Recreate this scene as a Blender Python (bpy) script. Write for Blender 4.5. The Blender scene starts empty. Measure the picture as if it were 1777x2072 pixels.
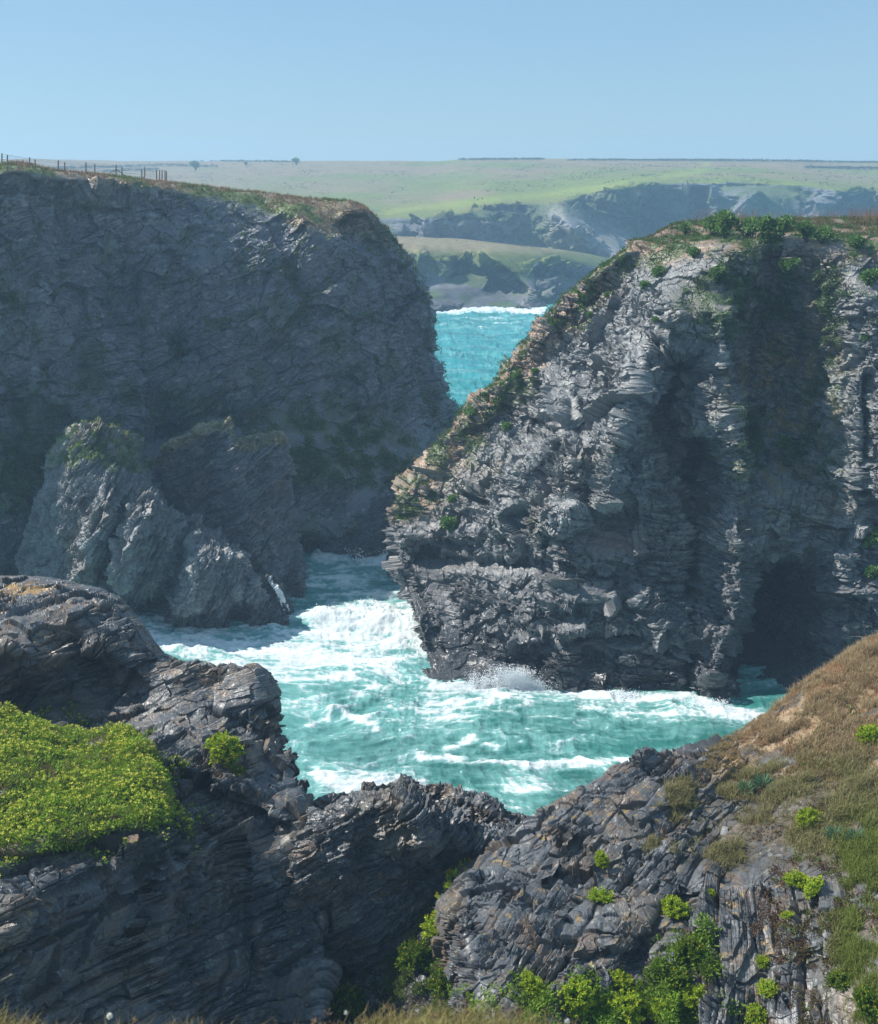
import bpy, math, random
import numpy as np
from mathutils import Vector

random.seed(7); RNG = np.random.default_rng(11)
SC = bpy.context.scene
R = math.radians

# ------------------------------------------------------------------ camera
W_D, H_D, F_D = 1777.0, 2072.0, 2530.0       # measuring units used for the lens
CAMH, PITCH = 45.0, R(15.4)
cam_d = bpy.data.cameras.new('camera'); cam = bpy.data.objects.new('camera', cam_d)
SC.collection.objects.link(cam); SC.camera = cam
cam.location = (0, 0, CAMH); cam.rotation_euler = (R(90) - PITCH, 0, 0)
cam_d.sensor_fit = 'VERTICAL'; cam_d.sensor_height = 24.0; cam_d.lens = 24.0 * F_D / H_D
cam_d.clip_start = 0.5; cam_d.clip_end = 8000
cam_d.dof.use_dof = True; cam_d.dof.focus_distance = 100; cam_d.dof.aperture_fstop = 2.4

# ------------------------------------------------------------------ light
SUN = Vector((-0.70, 0.13, 0.70)).normalized()
EL = math.asin(SUN.z); AZ = math.atan2(SUN.x, SUN.y)
w = bpy.data.worlds.new('World'); SC.world = w; w.use_nodes = True
nt = w.node_tree; bg = nt.nodes['Background']
sky = nt.nodes.new('ShaderNodeTexSky'); sky.sky_type = 'NISHITA'; sky.sun_disc = False
sky.sun_elevation = EL; sky.sun_rotation = AZ
sky.air_density = 1.0; sky.dust_density = 0.1; sky.ozone_density = 3.0; sky.altitude = 0
tc = nt.nodes.new('ShaderNodeTexCoord'); cn = nt.nodes.new('ShaderNodeTexNoise'); cn.inputs['Scale'].default_value = 2.2; cn.inputs['Detail'].default_value = 5
cmp_ = nt.nodes.new('ShaderNodeMapping'); cmp_.inputs['Scale'].default_value = (1, 1, 3.5); nt.links.new(tc.outputs['Generated'], cmp_.inputs[0]); nt.links.new(cmp_.outputs[0], cn.inputs['Vector'])
cr_ = nt.nodes.new('ShaderNodeMapRange'); cr_.inputs[1].default_value = .42; cr_.inputs[2].default_value = .75; cr_.inputs[3].default_value = 0; cr_.inputs[4].default_value = .16; nt.links.new(cn.outputs[0], cr_.inputs[0])
tint = nt.nodes.new('ShaderNodeMix'); tint.data_type = 'RGBA'; tint.blend_type = 'MULTIPLY'; tint.inputs[0].default_value = 1; tint.inputs[7].default_value = (.80, .95, 1.16, 1)
nt.links.new(sky.outputs[0], tint.inputs[6])
cld = nt.nodes.new('ShaderNodeMix'); cld.data_type = 'RGBA'; cld.inputs[7].default_value = (4.4, 5.8, 6.9, 1)   # thin high cloud
air = nt.nodes.new('ShaderNodeMix'); air.data_type = 'RGBA'; air.inputs[0].default_value = .6; air.inputs[7].default_value = (2.6, 4.35, 5.7, 1)
nt.links.new(tint.outputs[2], air.inputs[6]); nt.links.new(cr_.outputs[0], cld.inputs[0]); nt.links.new(air.outputs[2], cld.inputs[6])
nt.links.new(cld.outputs[2], bg.inputs[0]); bg.inputs[1].default_value = 0.088
sd = bpy.data.lights.new('sun', 'SUN'); sd.energy = 5.0; sd.angle = R(0.5); sd.color = (1, 0.95, 0.87)
so = bpy.data.objects.new('sun', sd); SC.collection.objects.link(so); so.rotation_euler = SUN.to_track_quat('Z', 'Y').to_euler()
SC.view_settings.view_transform = 'Standard'; SC.view_settings.look = 'None'
SC.view_settings.exposure = 0.45; SC.view_settings.gamma = 1.0
SC.cycles.volume_bounces = 1; SC.cycles.max_bounces = 6; SC.cycles.use_denoising = True

# ------------------------------------------------------------------ geometry of view
cp, sp = math.cos(PITCH), math.sin(PITCH)
def P(px, py, Y):
    a = (px - W_D / 2) / F_D; b = (H_D / 2 - py) / F_D
    dy = cp + b * sp; dz = -sp + b * cp
    t = Y / dy
    return np.array([a * t, Y, CAMH + dz * t])
def PZ(px, py, z):                     # point at height z
    a = (px - W_D / 2) / F_D; b = (H_D / 2 - py) / F_D
    dy = cp + b * sp; dz = -sp + b * cp
    t = (z - CAMH) / dz
    return np.array([a * t, dy * t, z])
def proj(V):
    x = V[..., 0]; y = V[..., 1]; z = V[..., 2] - CAMH
    d = y * cp - z * sp; u = y * sp + z * cp
    d = np.where(d < 0.1, 0.1, d)
    return W_D / 2 + F_D * x / d, H_D / 2 - F_D * u / d, d
def W(x, y, z): return np.array([x, y, z], float)

# ------------------------------------------------------------------ noise
def _hash(ix, iy, iz, s):
    n = (ix.astype(np.int64) * 374761393 + iy.astype(np.int64) * 668265263 + iz.astype(np.int64) * 1442695041 + s * 974634777)
    n = n.astype(np.uint32); n = (n ^ (n >> np.uint32(13))) * np.uint32(1274126177)
    n = (n ^ (n >> np.uint32(16))) * np.uint32(2246822519); n ^= n >> np.uint32(15)
    return n.astype(np.float32) / np.float32(4294967296.0)
def h1(a, s=0): return _hash(a, np.zeros_like(a), np.zeros_like(a), s)
def noise(p, s=0):                     # value noise 0..1
    f = np.floor(p).astype(np.int64); t = (p - f).astype(np.float32); t = t * t * t * (t * (t * 6 - 15) + 10)
    x, y, z = f[:, 0], f[:, 1], f[:, 2]; u, v, q = t[:, 0], t[:, 1], t[:, 2]
    def L(a, b, k): return a + (b - a) * k
    x1, y1, z1 = x + 1, y + 1, z + 1
    return L(L(L(_hash(x, y, z, s), _hash(x1, y, z, s), u), L(_hash(x, y1, z, s), _hash(x1, y1, z, s), u), v),
             L(L(_hash(x, y, z1, s), _hash(x1, y, z1, s), u), L(_hash(x, y1, z1, s), _hash(x1, y1, z1, s), u), v), q)
def fbm(p, sc, o=4, s=0, g=0.5):
    if not hasattr(sc, '__len__'): sc = (sc, sc, sc)
    q = p / np.array(sc, float); r = 0; a = 1; t = 0
    for i in range(o):
        r = r + a * noise(q + 17.3 * i, s + i * 7); t += a; a *= g; q = q * 2.03
    return r / t                        # 0..1
def ridg(p, sc, o=4, s=0):
    if not hasattr(sc, '__len__'): sc = (sc, sc, sc)
    q = p / np.array(sc, float); r = 0; a = 1; t = 0
    for i in range(o):
        r = r + a * (1 - np.abs(2 * noise(q + 9.1 * i, s + i * 5) - 1)); t += a; a *= 0.5; q = q * 2.1
    return r / t
def sst(x, a, b):
    t = np.clip((x - a) / (b - a), 0, 1); return t * t * (3 - 2 * t)
def U(v): v = np.array(v, float); return v / np.linalg.norm(v)

def blocks(p, bed, T, L1, L2, s, warp=0.5, wv=None):
    """fractured slate: beds along `bed`, cut into blocks by two joint sets"""
    bed = U(bed); j1 = U(np.cross(bed, [0.2, 1, 0.1])); j2 = U(np.cross(bed, j1))
    w_ = (p @ bed if wv is None else wv) / T + warp * 2 * fbm(p, 7 * T, 2, s)
    w_ = w_ + 0.35 * np.sin(w_ * 1.7 + s) + .12 * (noise(p / T * 1.3, s + 2) - .5)
    lay = np.floor(w_); fw = w_ - lay; lay = lay.astype(np.int64)
    rl = h1(lay, s)
    nz = fbm(p, 2.5 * T, 2, s + 3)
    a = (p @ j1) / L1 + rl * 7 + nz * 1.2; ia = np.floor(a); fa = a - ia; ia = ia.astype(np.int64)
    b = (p @ j2) / L2 + h1(lay * 31 + ia, s + 5) * 5 + nz * 0.9; ib = np.floor(b).astype(np.int64); fb = b - np.floor(b)
    r = _hash(lay, ia, ib, s + 9)
    r2 = _hash(lay, ia, ib, s + 13)
    d = 0.40 * (rl - .5) + 0.85 * (r - .5) + 0.55 * (fw - .5) * (rl * 2 - .6) + 0.75 * (fa - .5) * (r2 - .5) + 0.4 * (fb - .5) * (_hash(lay, ia, ib, s + 17) - .5)
    edge = np.minimum(np.minimum(fa, 1 - fa) * L1, np.minimum(fw, 1 - fw) * T) / T
    d = d - 0.25 * (1 - sst(edge, 0, 0.12))
    return d, r, fw

def facets(p, size, s, axes=None, k=1.0):
    """angular facets: every cell of a jittered lattice is its own tilted plane"""
    size = np.array(size if hasattr(size, '__len__') else (size,) * 3, float)
    q = (p if axes is None else p @ np.array(axes).T) / size
    q = q + .25 * (fbm(q, 2.2, 2, s)[:, None] - .5)
    f = np.floor(q - .5).astype(np.int64); best = np.full(len(q), 9e9, np.float32); out = np.zeros(len(q), np.float32); idv = np.zeros(len(q), np.float32)
    for a in (0, 1):
        for b in (0, 1):
            for c in (0, 1):
                ix, iy, iz = f[:, 0] + a, f[:, 1] + b, f[:, 2] + c
                h0 = _hash(ix, iy, iz, s + 1); h2 = _hash(ix, iy, iz, s + 2); h3 = _hash(ix, iy, iz, s + 3)
                dx = q[:, 0] - ix - .5 - .75 * (h0 - .5); dy = q[:, 1] - iy - .5 - .75 * (h2 - .5); dz = q[:, 2] - iz - .5 - .75 * (h3 - .5)
                d = dx * dx + dy * dy + dz * dz; m = d < best
                g = (h0 * 7.13 % 1 - .5) * dx + (h2 * 5.71 % 1 - .5) * dy + (h3 * 9.37 % 1 - .5) * dz
                v = 1.6 * k * g + (h0 * 13.7 % 1 - .5) * .8
                best = np.where(m, d, best); out = np.where(m, v, out); idv = np.where(m, h2 * 17.9 % 1, idv)
    return out, idv
def frame(bed):
    b = U(bed); j1 = U(np.cross(b, [0.2, 1, 0.1])); return [j1, U(np.cross(b, j1)), b]

# ------------------------------------------------------------------ materials
def new_mat(n):
    m = bpy.data.materials.new(n); m.use_nodes = True
    return m, m.node_tree, m.node_tree.nodes['Principled BSDF']
def lk(t, a, b): t.links.new(a, b)
def attr_mat(name, rough=0.6, fine=2.0, bump=0.3, wet=False, spec=0.5, contrast=0.35, bumpdist=0.05, stretch=(1, 1, 1)):
    m, t, b = new_mat(name)
    a = t.nodes.new('ShaderNodeAttribute'); a.attribute_name = 'Col'
    g = t.nodes.new('ShaderNodeNewGeometry')
    mp = t.nodes.new('ShaderNodeMapping'); mp.inputs['Scale'].default_value = stretch; lk(t, g.outputs['Position'], mp.inputs[0])
    n = t.nodes.new('ShaderNodeTexNoise'); n.inputs['Scale'].default_value = fine; n.inputs['Detail'].default_value = 8; n.inputs['Roughness'].default_value = 0.7
    lk(t, mp.outputs[0], n.inputs['Vector'])
    mr = t.nodes.new('ShaderNodeMapRange'); mr.inputs[1].default_value = 0.3; mr.inputs[2].default_value = 0.7
    mr.inputs[3].default_value = 1 - contrast; mr.inputs[4].default_value = 1 + contrast; lk(t, n.outputs[0], mr.inputs[0])
    mx = t.nodes.new('ShaderNodeMix'); mx.data_type = 'RGBA'; mx.blend_type = 'MULTIPLY'; mx.inputs[0].default_value = 1
    lk(t, a.outputs['Color'], mx.inputs[6]); lk(t, mr.outputs[0], mx.inputs[7]); lk(t, mx.outputs[2], b.inputs['Base Color'])
    b.inputs['Specular IOR Level'].default_value = spec
    if wet:
        s_ = t.nodes.new('ShaderNodeSeparateXYZ'); lk(t, g.outputs['Position'], s_.inputs[0])
        ad = t.nodes.new('ShaderNodeMath'); ad.operation = 'MULTIPLY_ADD'; ad.inputs[1].default_value = 3.0; lk(t, n.outputs[0], ad.inputs[0]); lk(t, s_.outputs[2], ad.inputs[2])
        r_ = t.nodes.new('ShaderNodeMapRange'); r_.inputs[1].default_value = 3.0; r_.inputs[2].default_value = 6.5; r_.inputs[3].default_value = 0.24; r_.inputs[4].default_value = rough
        lk(t, ad.outputs[0], r_.inputs[0]); lk(t, r_.outputs[0], b.inputs['Roughness'])
    else:
        dr = t.nodes.new('ShaderNodeAttribute'); dr.attribute_name = 'Dry'; r_ = t.nodes.new('ShaderNodeMapRange'); r_.inputs[3].default_value = rough; r_.inputs[4].default_value = .95
        lk(t, dr.outputs['Fac'], r_.inputs[0]); lk(t, r_.outputs[0], b.inputs['Roughness'])
        s2 = t.nodes.new('ShaderNodeMapRange'); s2.inputs[3].default_value = spec; s2.inputs[4].default_value = .1; lk(t, dr.outputs['Fac'], s2.inputs[0]); lk(t, s2.outputs[0], b.inputs['Specular IOR Level'])
    if bump:
        bp = t.nodes.new('ShaderNodeBump'); bp.inputs['Strength'].default_value = bump; bp.inputs['Distance'].default_value = bumpdist
        lk(t, n.outputs[0], bp.inputs['Height']); lk(t, bp.outputs[0], b.inputs['Normal'])
    return m
def plain(name, col, rough=0.7, spec=0.3, var=0.25, scale=20):
    m, t, b = new_mat(name); g = t.nodes.new('ShaderNodeTexCoord')
    n = t.nodes.new('ShaderNodeTexNoise'); n.inputs['Scale'].default_value = scale; lk(t, g.outputs['Object'], n.inputs['Vector'])
    c = t.nodes.new('ShaderNodeValToRGB'); lk(t, n.outputs[0], c.inputs[0])
    c.color_ramp.elements[0].position = .3; c.color_ramp.elements[1].position = .7
    c.color_ramp.elements[0].color = [x * (1 - var) for x in col] + [1]; c.color_ramp.elements[1].color = [min(1, x * (1 + var)) for x in col] + [1]
    lk(t, c.outputs[0], b.inputs['Base Color']); b.inputs['Roughness'].default_value = rough; b.inputs['Specular IOR Level'].default_value = spec
    return m
def leaf_mat(name, rough=0.55, trans=0.35):
    m, t, b = new_mat(name)
    a = t.nodes.new('ShaderNodeAttribute'); a.attribute_name = 'Col'; lk(t, a.outputs['Color'], b.inputs['Base Color'])
    b.inputs['Roughness'].default_value = rough; b.inputs['Specular IOR Level'].default_value = 0.25
    tr = t.nodes.new('ShaderNodeBsdfTranslucent'); lk(t, a.outputs['Color'], tr.inputs[0])
    mx = t.nodes.new('ShaderNodeMixShader'); mx.inputs[0].default_value = trans
    lk(t, b.outputs[0], mx.inputs[1]); lk(t, tr.outputs[0], mx.inputs[2]); lk(t, mx.outputs[0], t.nodes['Material Output'].inputs[0])
    return m
M_ROCK = attr_mat('slate_rock', 0.46, 3.0, 0.4, wet=True, spec=0.6, bumpdist=0.12)
M_FG = attr_mat('near_slate', 0.42, 7.0, 0.35, wet=False, spec=0.5, bumpdist=0.02)
M_FAR = attr_mat('far_ground', 0.85, 0.35, 0.5, spec=0.2, bumpdist=0.8)
M_LEAF = leaf_mat('leaf'); M_GRASS = leaf_mat('grass_blade', 0.6, 0.4)
M_WOOD = plain('weathered_wood', (0.20, 0.16, 0.12)); M_WIRE = plain('fence_wire', (0.12, 0.12, 0.12), 0.4)
M_WHITE = plain('white_petal', (0.85, 0.85, 0.82), 0.6, var=0.05)

# ------------------------------------------------------------------ mesh output
def tag(o, label=None, cat=None, group=None, kind=None):
    if label: o['label'] = label
    if cat: o['category'] = cat
    if group: o['group'] = group
    if kind: o['kind'] = kind
    return o
def mesh_obj(name, V, F, mat, parent=None, col=None, smooth=False):
    """V (n,3); F (m,k) with k 3 or 4"""
    V = np.asarray(V, np.float32); F = np.asarray(F, np.int32); k = F.shape[1]
    me = bpy.data.meshes.new(name)
    me.vertices.add(len(V)); me.vertices.foreach_set('co', V.ravel())
    me.loops.add(F.size); me.loops.foreach_set('vertex_index', F.ravel())
    me.polygons.add(len(F)); me.polygons.foreach_set('loop_start', np.arange(0, F.size, k, dtype=np.int32))
    me.update(calc_edges=True)
    me.polygons.foreach_set('use_smooth', np.full(len(F), smooth))
    if col is not None:
        ca = me.attributes.new('Col', 'FLOAT_COLOR', 'POINT')
        c4 = np.ones((len(V), 4), np.float32); c4[:, :3] = col; ca.data.foreach_set('color', c4.ravel())
    me.materials.append(mat)
    o = bpy.data.objects.new(name, me); SC.collection.objects.link(o)
    if parent: o.parent = parent
    return o
def empty(name, loc, rz=0):
    o = bpy.data.objects.new(name, None); SC.collection.objects.link(o); o.location = loc; o.rotation_euler = (0, 0, rz)
    o.empty_display_size = .2
    return o
def copy_tree(o, parent=None):
    c = o.copy(); SC.collection.objects.link(c); c.parent = parent
    for ch in o.children: copy_tree(ch, c)
    return c

# ------------------------------------------------------------------ lofted rock sheets
def herm(A, ns):
    """interpolate along axis 0; ns = samples per gap"""
    A = np.asarray(A, float); n = len(A)
    d = np.linalg.norm(np.diff(A, axis=0), axis=2).mean(axis=1) ** 0.6 + 1e-3
    t = np.concatenate([[0], np.cumsum(d)])
    m = np.zeros_like(A)
    for i in range(n):
        a, b = max(i - 1, 0), min(i + 1, n - 1); m[i] = (A[b] - A[a]) / (t[b] - t[a])
        if 0 < i < n - 1:
            sl = np.linalg.norm(A[i] - A[a], axis=1) / d[a]; sr = np.linalg.norm(A[b] - A[i], axis=1) / d[i]; ml = np.linalg.norm(m[i], axis=1) + 1e-9
            m[i] *= np.minimum(1, 1.35 * np.minimum(sl, sr) / ml)[:, None]
    out = []
    for i in range(n - 1):
        h = d[i]; k = ns[i]; x = (np.arange(k) / k)[:, None, None]
        x2, x3 = x * x, x ** 3
        out.append((2 * x3 - 3 * x2 + 1) * A[i] + (x3 - 2 * x2 + x) * h * m[i] + (-2 * x3 + 3 * x2) * A[i + 1] + (x3 - x2) * h * m[i + 1])
    out.append(A[-1:]); return np.concatenate(out)
def pixgap(A, step, coarse, lo=3):
    px, py, _ = proj(A); q = np.stack([px, py], -1)
    g = np.linalg.norm(np.diff(q, axis=0), axis=2)
    g = np.percentile(g, 80, axis=1) * 0.5 + g.max(axis=1) * 0.5
    return [int(np.clip(g[i] / (step * (coarse.get(i, 1))), lo, 420)) for i in range(len(g))]
def normals(G):
    du = np.gradient(G, axis=0); dv = np.gradient(G, axis=1)
    n = np.cross(du, dv); l = np.linalg.norm(n, axis=2, keepdims=True); n = n / np.maximum(l, 1e-9)
    return n
class Sheet: pass
def sheet(name, rows, step=1.2, cr={}, cc={}, feats=None, disp=None, color=None, mat=None, flip=False, smooth=False, fade=0):
    A = np.array(rows, float)                         # rows x cols x 3
    nr = pixgap(A, step, cr); G = herm(A, nr)
    B = np.swapaxes(A, 0, 1); nc = pixgap(B, step, cc)
    G = np.swapaxes(herm(np.swapaxes(G, 0, 1), nc), 0, 1)
    S = Sheet(); S.shape = G.shape[:2]; ny, nx = S.shape
    n = normals(G); 
    if flip: n = -n
    Pf = G.reshape(-1, 3); nf = n.reshape(-1, 3)
    if feats:
        px, py, _ = proj(Pf)
        fr = sst(-(nf @ np.array([0, cp, -sp])), -0.1, 0.25)
        off = feats(px, py, Pf)
        Pf = Pf + (off * fr)[:, None] * U([0, -1, 0.0])
        n = normals(Pf.reshape(ny, nx, 3)); n = -n if flip else n; nf = n.reshape(-1, 3)
    S.aux = None
    if disp:
        nsm = nf.copy()
        d, aux = disp(Pf, nsm); S.aux = aux
        if fade:
            a_, b_ = sum(nr[:fade - 1]), sum(nr[:fade]); d = d * np.repeat(np.clip((np.arange(ny) - a_) / max(1, b_ - a_), 0, 1) ** 2, nx)
        Pf = Pf + d[:, None] * nsm
    n = normals(Pf.reshape(ny, nx, 3)); n = -n if flip else n
    S.V = Pf; S.N = n.reshape(-1, 3); S.px, S.py, S.d = proj(Pf)
    C = color(S) if color else np.full((len(Pf), 3), 0.2)
    S.C = C
    i = np.arange(ny * nx).reshape(ny, nx)
    q = np.stack([i[:-1, :-1], i[1:, :-1], i[1:, 1:], i[:-1, 1:]], -1).reshape(-1, 4)
    if flip: q = q[:, ::-1]
    S.F = q
    S.obj = mesh_obj(name, Pf, q, mat or M_ROCK, col=np.clip(C, 0.004, 1), smooth=smooth)
    if hasattr(S, 'dry'):
        da = S.obj.data.attributes.new('Dry', 'FLOAT', 'POINT'); da.data.foreach_set('value', np.clip(S.dry, 0, 1).astype(np.float32))
    print(name, len(Pf), flush=True)
    return S
def dseg(px, py, pts):
    """distance in picture units to a polyline, and position along it"""
    best = np.full(px.shape, 1e9)
    for (x0, y0), (x1, y1) in zip(pts[:-1], pts[1:]):
        vx, vy = x1 - x0, y1 - y0; t = np.clip(((px - x0) * vx + (py - y0) * vy) / (vx * vx + vy * vy + 1e-9), 0, 1)
        best = np.minimum(best, np.hypot(px - x0 - t * vx, py - y0 - t * vy))
    return best
def stroke(px, py, pts, r): return np.exp(-(dseg(px, py, pts) / r) ** 2)
def ell(px, py, cx, cy, rx, ry, a=0, k=2):
    c, s = math.cos(R(a)), math.sin(R(a)); x = (px - cx) * c + (py - cy) * s; y = -(px - cx) * s + (py - cy) * c
    return np.exp(-((x / rx) ** 2 + (y / ry) ** 2) ** (k / 2))
def mixc(C, c, m): return C * (1 - m[:, None]) + np.array(c)[None] * m[:, None]
def rockcol(S, base, brown, s=0, bs=1.0):
    p = S.V; n1 = fbm(p, 7 * bs, 4, s + 50); n2 = fbm(p, 1.2 * bs, 4, s + 60); n3 = fbm(p, (1.5 * bs, 1.5 * bs, .3 * bs), 3, s + 70)
    v = 0.62 + 0.5 * n2 + 0.35 * (n3 - .5)
    if S.aux is not None: v = v * (0.8 + 0.42 * S.aux)
    C = np.array(base)[None] * v[:, None]
    C = C * (1 - (0.5 * sst(n1, .5, .72))[:, None]) + np.array(brown)[None] * (0.5 * sst(n1, .5, .72) * v)[:, None]
    return C
def surf(S, px, py, r=6):
    """front-most point of a sheet near the picture position"""
    m = (np.abs(S.px - px) < r) & (np.abs(S.py - py) < r); k = np.nonzero(m)[0]
    if len(k) == 0: return surf(S, px, py, r * 2) if r < 300 else (P(px, py, 50), np.array([0, 0, 1.]))
    k = k[np.argsort(S.d[k])][:max(1, len(k) // 2)]
    j = k[np.argmin(np.hypot(S.px[k] - px, S.py[k] - py))]; return S.V[j], S.N[j]
#==BODY==
# ================================================================== SEA
def make_sea():
    ys = np.concatenate([[380, 420, 470, 520, 560, 590, 605], np.arange(615, 900, 1.2), np.arange(900, 1120, 4), np.arange(1120, 1440, 1.25), np.arange(1440, 1700, 1.5), [1730, 1780, 1850, 1950, 2100]])
    xs = np.concatenate([[-1500, -900, -500, -200, 0, 120, 200], np.arange(250, 1600, 1.4), [1640, 1700, 1800, 2000, 2400, 3300]])
    X, Y = np.meshgrid(xs, ys); a = (X - W_D / 2) / F_D; b = (H_D / 2 - Y) / F_D
    t = -CAMH / (-sp + b * cp); G = np.stack([a * t, (cp + b * sp) * t, np.zeros_like(t)], -1)
    ny, nx = G.shape[:2]; p = G.reshape(-1, 3); px, py = X.ravel(), Y.ravel()
    far = sst(p[:, 1], 150, 260)
    # swell, chop
    q = p + np.stack([4 * fbm(p, 9, 2, 3) - 2, 4 * fbm(p, 9, 2, 4) - 2, 0 * p[:, 0]], -1)
    cal = 1 - .5 * far
    z = 0.85 * (ridg(q, (15, 7.5, 9), 3, 21) - .55) + 0.55 * (ridg(q, (4.6, 2.4, 9), 3, 22) - .5) + 0.22 * (ridg(q, (1.4, .8, 9), 3, 25) - .5) + .08 * (fbm(q, (.5, .3, 9), 2, 27) - .5)
    z = z * (1.0 + .9 * far)
    # breaking wave in the channel
    def bump(cx, cy, rx, ry, ang=0):
        c = PZ(cx, cy, 0); dx, dy = p[:, 0] - c[0], p[:, 1] - c[1]; ca, sa = math.cos(R(ang)), math.sin(R(ang))
        u = (dx * ca + dy * sa) / rx; v = (-dx * sa + dy * ca) / ry; return np.exp(-(u * u + v * v))
    bw = bump(760, 1262, 5.6, 2.6, -6) + .7 * bump(650, 1262, 2.2, 1.5) + .6 * bump(850, 1262, 3, 2.5)
    bw2 = bump(790, 1145, 3, 2.5) + .8 * bump(640, 1135, 3.5, 1.2)
    z = z + bw * (1.15 + .9 * (fbm(p, (1.9, 1.1, 5), 5, 31, .6) - .5)) + bw2 * (.9 + 1.0 * (fbm(p, 1.2, 4, 33) - .4))
    z = z + .75 * bump(680, 1445, 1.3, .8) + .35 * bump(1090, 1500, 5, 1.2, -5)
    # foam field
    f = 0.16 * np.ones(len(p))
    f += .46 * ell(px, py, 740, 1260, 170, 60) + 0.40 * bw + .4 * bw2
    f += .30 * ell(px, py, 680, 1170, 130, 60) + .40 * stroke(px, py, [(270, 1262), (420, 1300), (560, 1310), (700, 1330), (870, 1300)], 42)
    f += .28 * ell(px, py, 680, 1385, 240, 42) + .22 * ell(px, py, 480, 1330, 150, 45) + .12 * ell(px, py, 760, 1450, 240, 90)
    f += .75 * stroke(px, py, [(880, 1392), (1000, 1398), (1110, 1392), (1270, 1412), (1400, 1412), (1450, 1440), (1560, 1452)], 9)
    f += .28 * stroke(px, py, [(880, 1402), (1100, 1412), (1270, 1428), (1560, 1470)], 26)
    f += .45 * stroke(px, py, [(640, 1575), (720, 1600), (860, 1590)], 12) + .28 * ell(px, py, 720, 1590, 150, 50)
    f += .62 * stroke(px, py, [(850, 1535), (960, 1545), (1070, 1555), (1180, 1550), (1290, 1540)], 9) + .45 * stroke(px, py, [(900, 1520), (960, 1500), (1010, 1520)], 8)
    f += .33 * ell(px, py, 1060, 1610, 120, 50) + .5 * stroke(px, py, [(630, 1470), (680, 1440), (760, 1475)], 8)
    f += .2 * ell(px, py, 1020, 1440, 200, 30)
    f += 1.0 * stroke(px, py, [(860, 632), (980, 628), (1100, 631)], 7) + .25 * ell(px, py, 990, 655, 150, 22)
    f += far * -.08
    L1 = ridg(q, (3.4, 1.7, 9), 5, 41); L2 = ridg(q + 5, (1.25, .6, 9), 4, 43); L3 = fbm(q, (6, 2.5, 9), 4, 45); L4 = fbm(q, (.35, .2, 9), 3, 47)
    Lf = ridg(q, (9, 4, 9), 5, 48)
    pat = (.36 * L1 + .40 * L2 + .24 * L3) * (1 - far) + (.4 * Lf + .3 * L1 + .3 * L3) * far
    foam = sst(pat + .5 * f + .18 * (L4 - .5), .82, 1.03) ** 1.1
    aer = sst(pat + .5 * f + .25 * (L3 - .5), .55, .98)
    foam = np.clip(foam, 0, 1); z = z + foam * .05 + .05 * foam * L4
    foam = foam * (.82 + .18 * L4)
    deep = sst(px, 560, 1000) * sst(py, 1330, 1420)
    tone = fbm(q, (14, 6, 9), 3, 51)
    Cn = np.array([.030, .150, .132]); Cl = np.array([.07, .22, .21]); Cf = np.array([.035, .26, .275]); Ca = np.array([.25, .52, .50])
    C = Cn * deep[:, None] + Cl * (1 - deep)[:, None]; C = C * (1 - far[:, None]) + Cf * far[:, None]
    C = C * (0.75 + .5 * tone)[:, None]
    C = C * (1 - .6 * aer[:, None]) + Ca * .6 * aer[:, None]
    C = C * (1 - foam[:, None]) + np.array([.60, .64, .65]) * ((.72 + .5 * L3 + .25 * L4)[:, None]) * foam[:, None]
    G = G.copy(); G[..., 2] += z.reshape(ny, nx)
    V = G.reshape(-1, 3); i = np.arange(ny * nx).reshape(ny, nx)
    q4 = np.stack([i[:-1, :-1], i[1:, :-1], i[1:, 1:], i[:-1, 1:]], -1).reshape(-1, 4)
    m, t_, b_ = new_mat('sea_water')
    at = t_.nodes.new('ShaderNodeAttribute'); at.attribute_name = 'Col'; lk(t_, at.outputs['Color'], b_.inputs['Base Color'])
    fa = t_.nodes.new('ShaderNodeAttribute'); fa.attribute_name = 'foam'
    mr = t_.nodes.new('ShaderNodeMapRange'); mr.inputs[3].default_value = .16; mr.inputs[4].default_value = .9; lk(t_, fa.outputs['Fac'], mr.inputs[0]); lk(t_, mr.outputs[0], b_.inputs['Roughness'])
    mr2 = t_.nodes.new('ShaderNodeMapRange'); mr2.inputs[3].default_value = .5; mr2.inputs[4].default_value = .05; lk(t_, fa.outputs['Fac'], mr2.inputs[0]); lk(t_, mr2.outputs[0], b_.inputs['Specular IOR Level'])
    b_.inputs['IOR'].default_value = 1.33
    g_ = t_.nodes.new('ShaderNodeNewGeometry'); n_ = t_.nodes.new('ShaderNodeTexNoise'); n_.inputs['Scale'].default_value = 2.5; n_.inputs['Detail'].default_value = 5
    mp = t_.nodes.new('ShaderNodeMapping'); mp.inputs['Scale'].default_value = (1, 2, 1); lk(t_, g_.outputs['Position'], mp.inputs[0]); lk(t_, mp.outputs[0], n_.inputs['Vector'])
    bp = t_.nodes.new('ShaderNodeBump'); bp.inputs['Strength'].default_value = .6; bp.inputs['Distance'].default_value = .12; lk(t_, n_.outputs[0], bp.inputs['Height']); lk(t_, bp.outputs[0], b_.inputs['Normal'])
    o = mesh_obj('water', V, q4, m, col=C, smooth=True)
    fl = o.data.attributes.new('foam', 'FLOAT', 'POINT'); fl.data.foreach_set('value', foam.astype(np.float32))
    tag(o, kind='structure'); print('water', len(V), flush=True); return o
make_sea()

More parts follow.
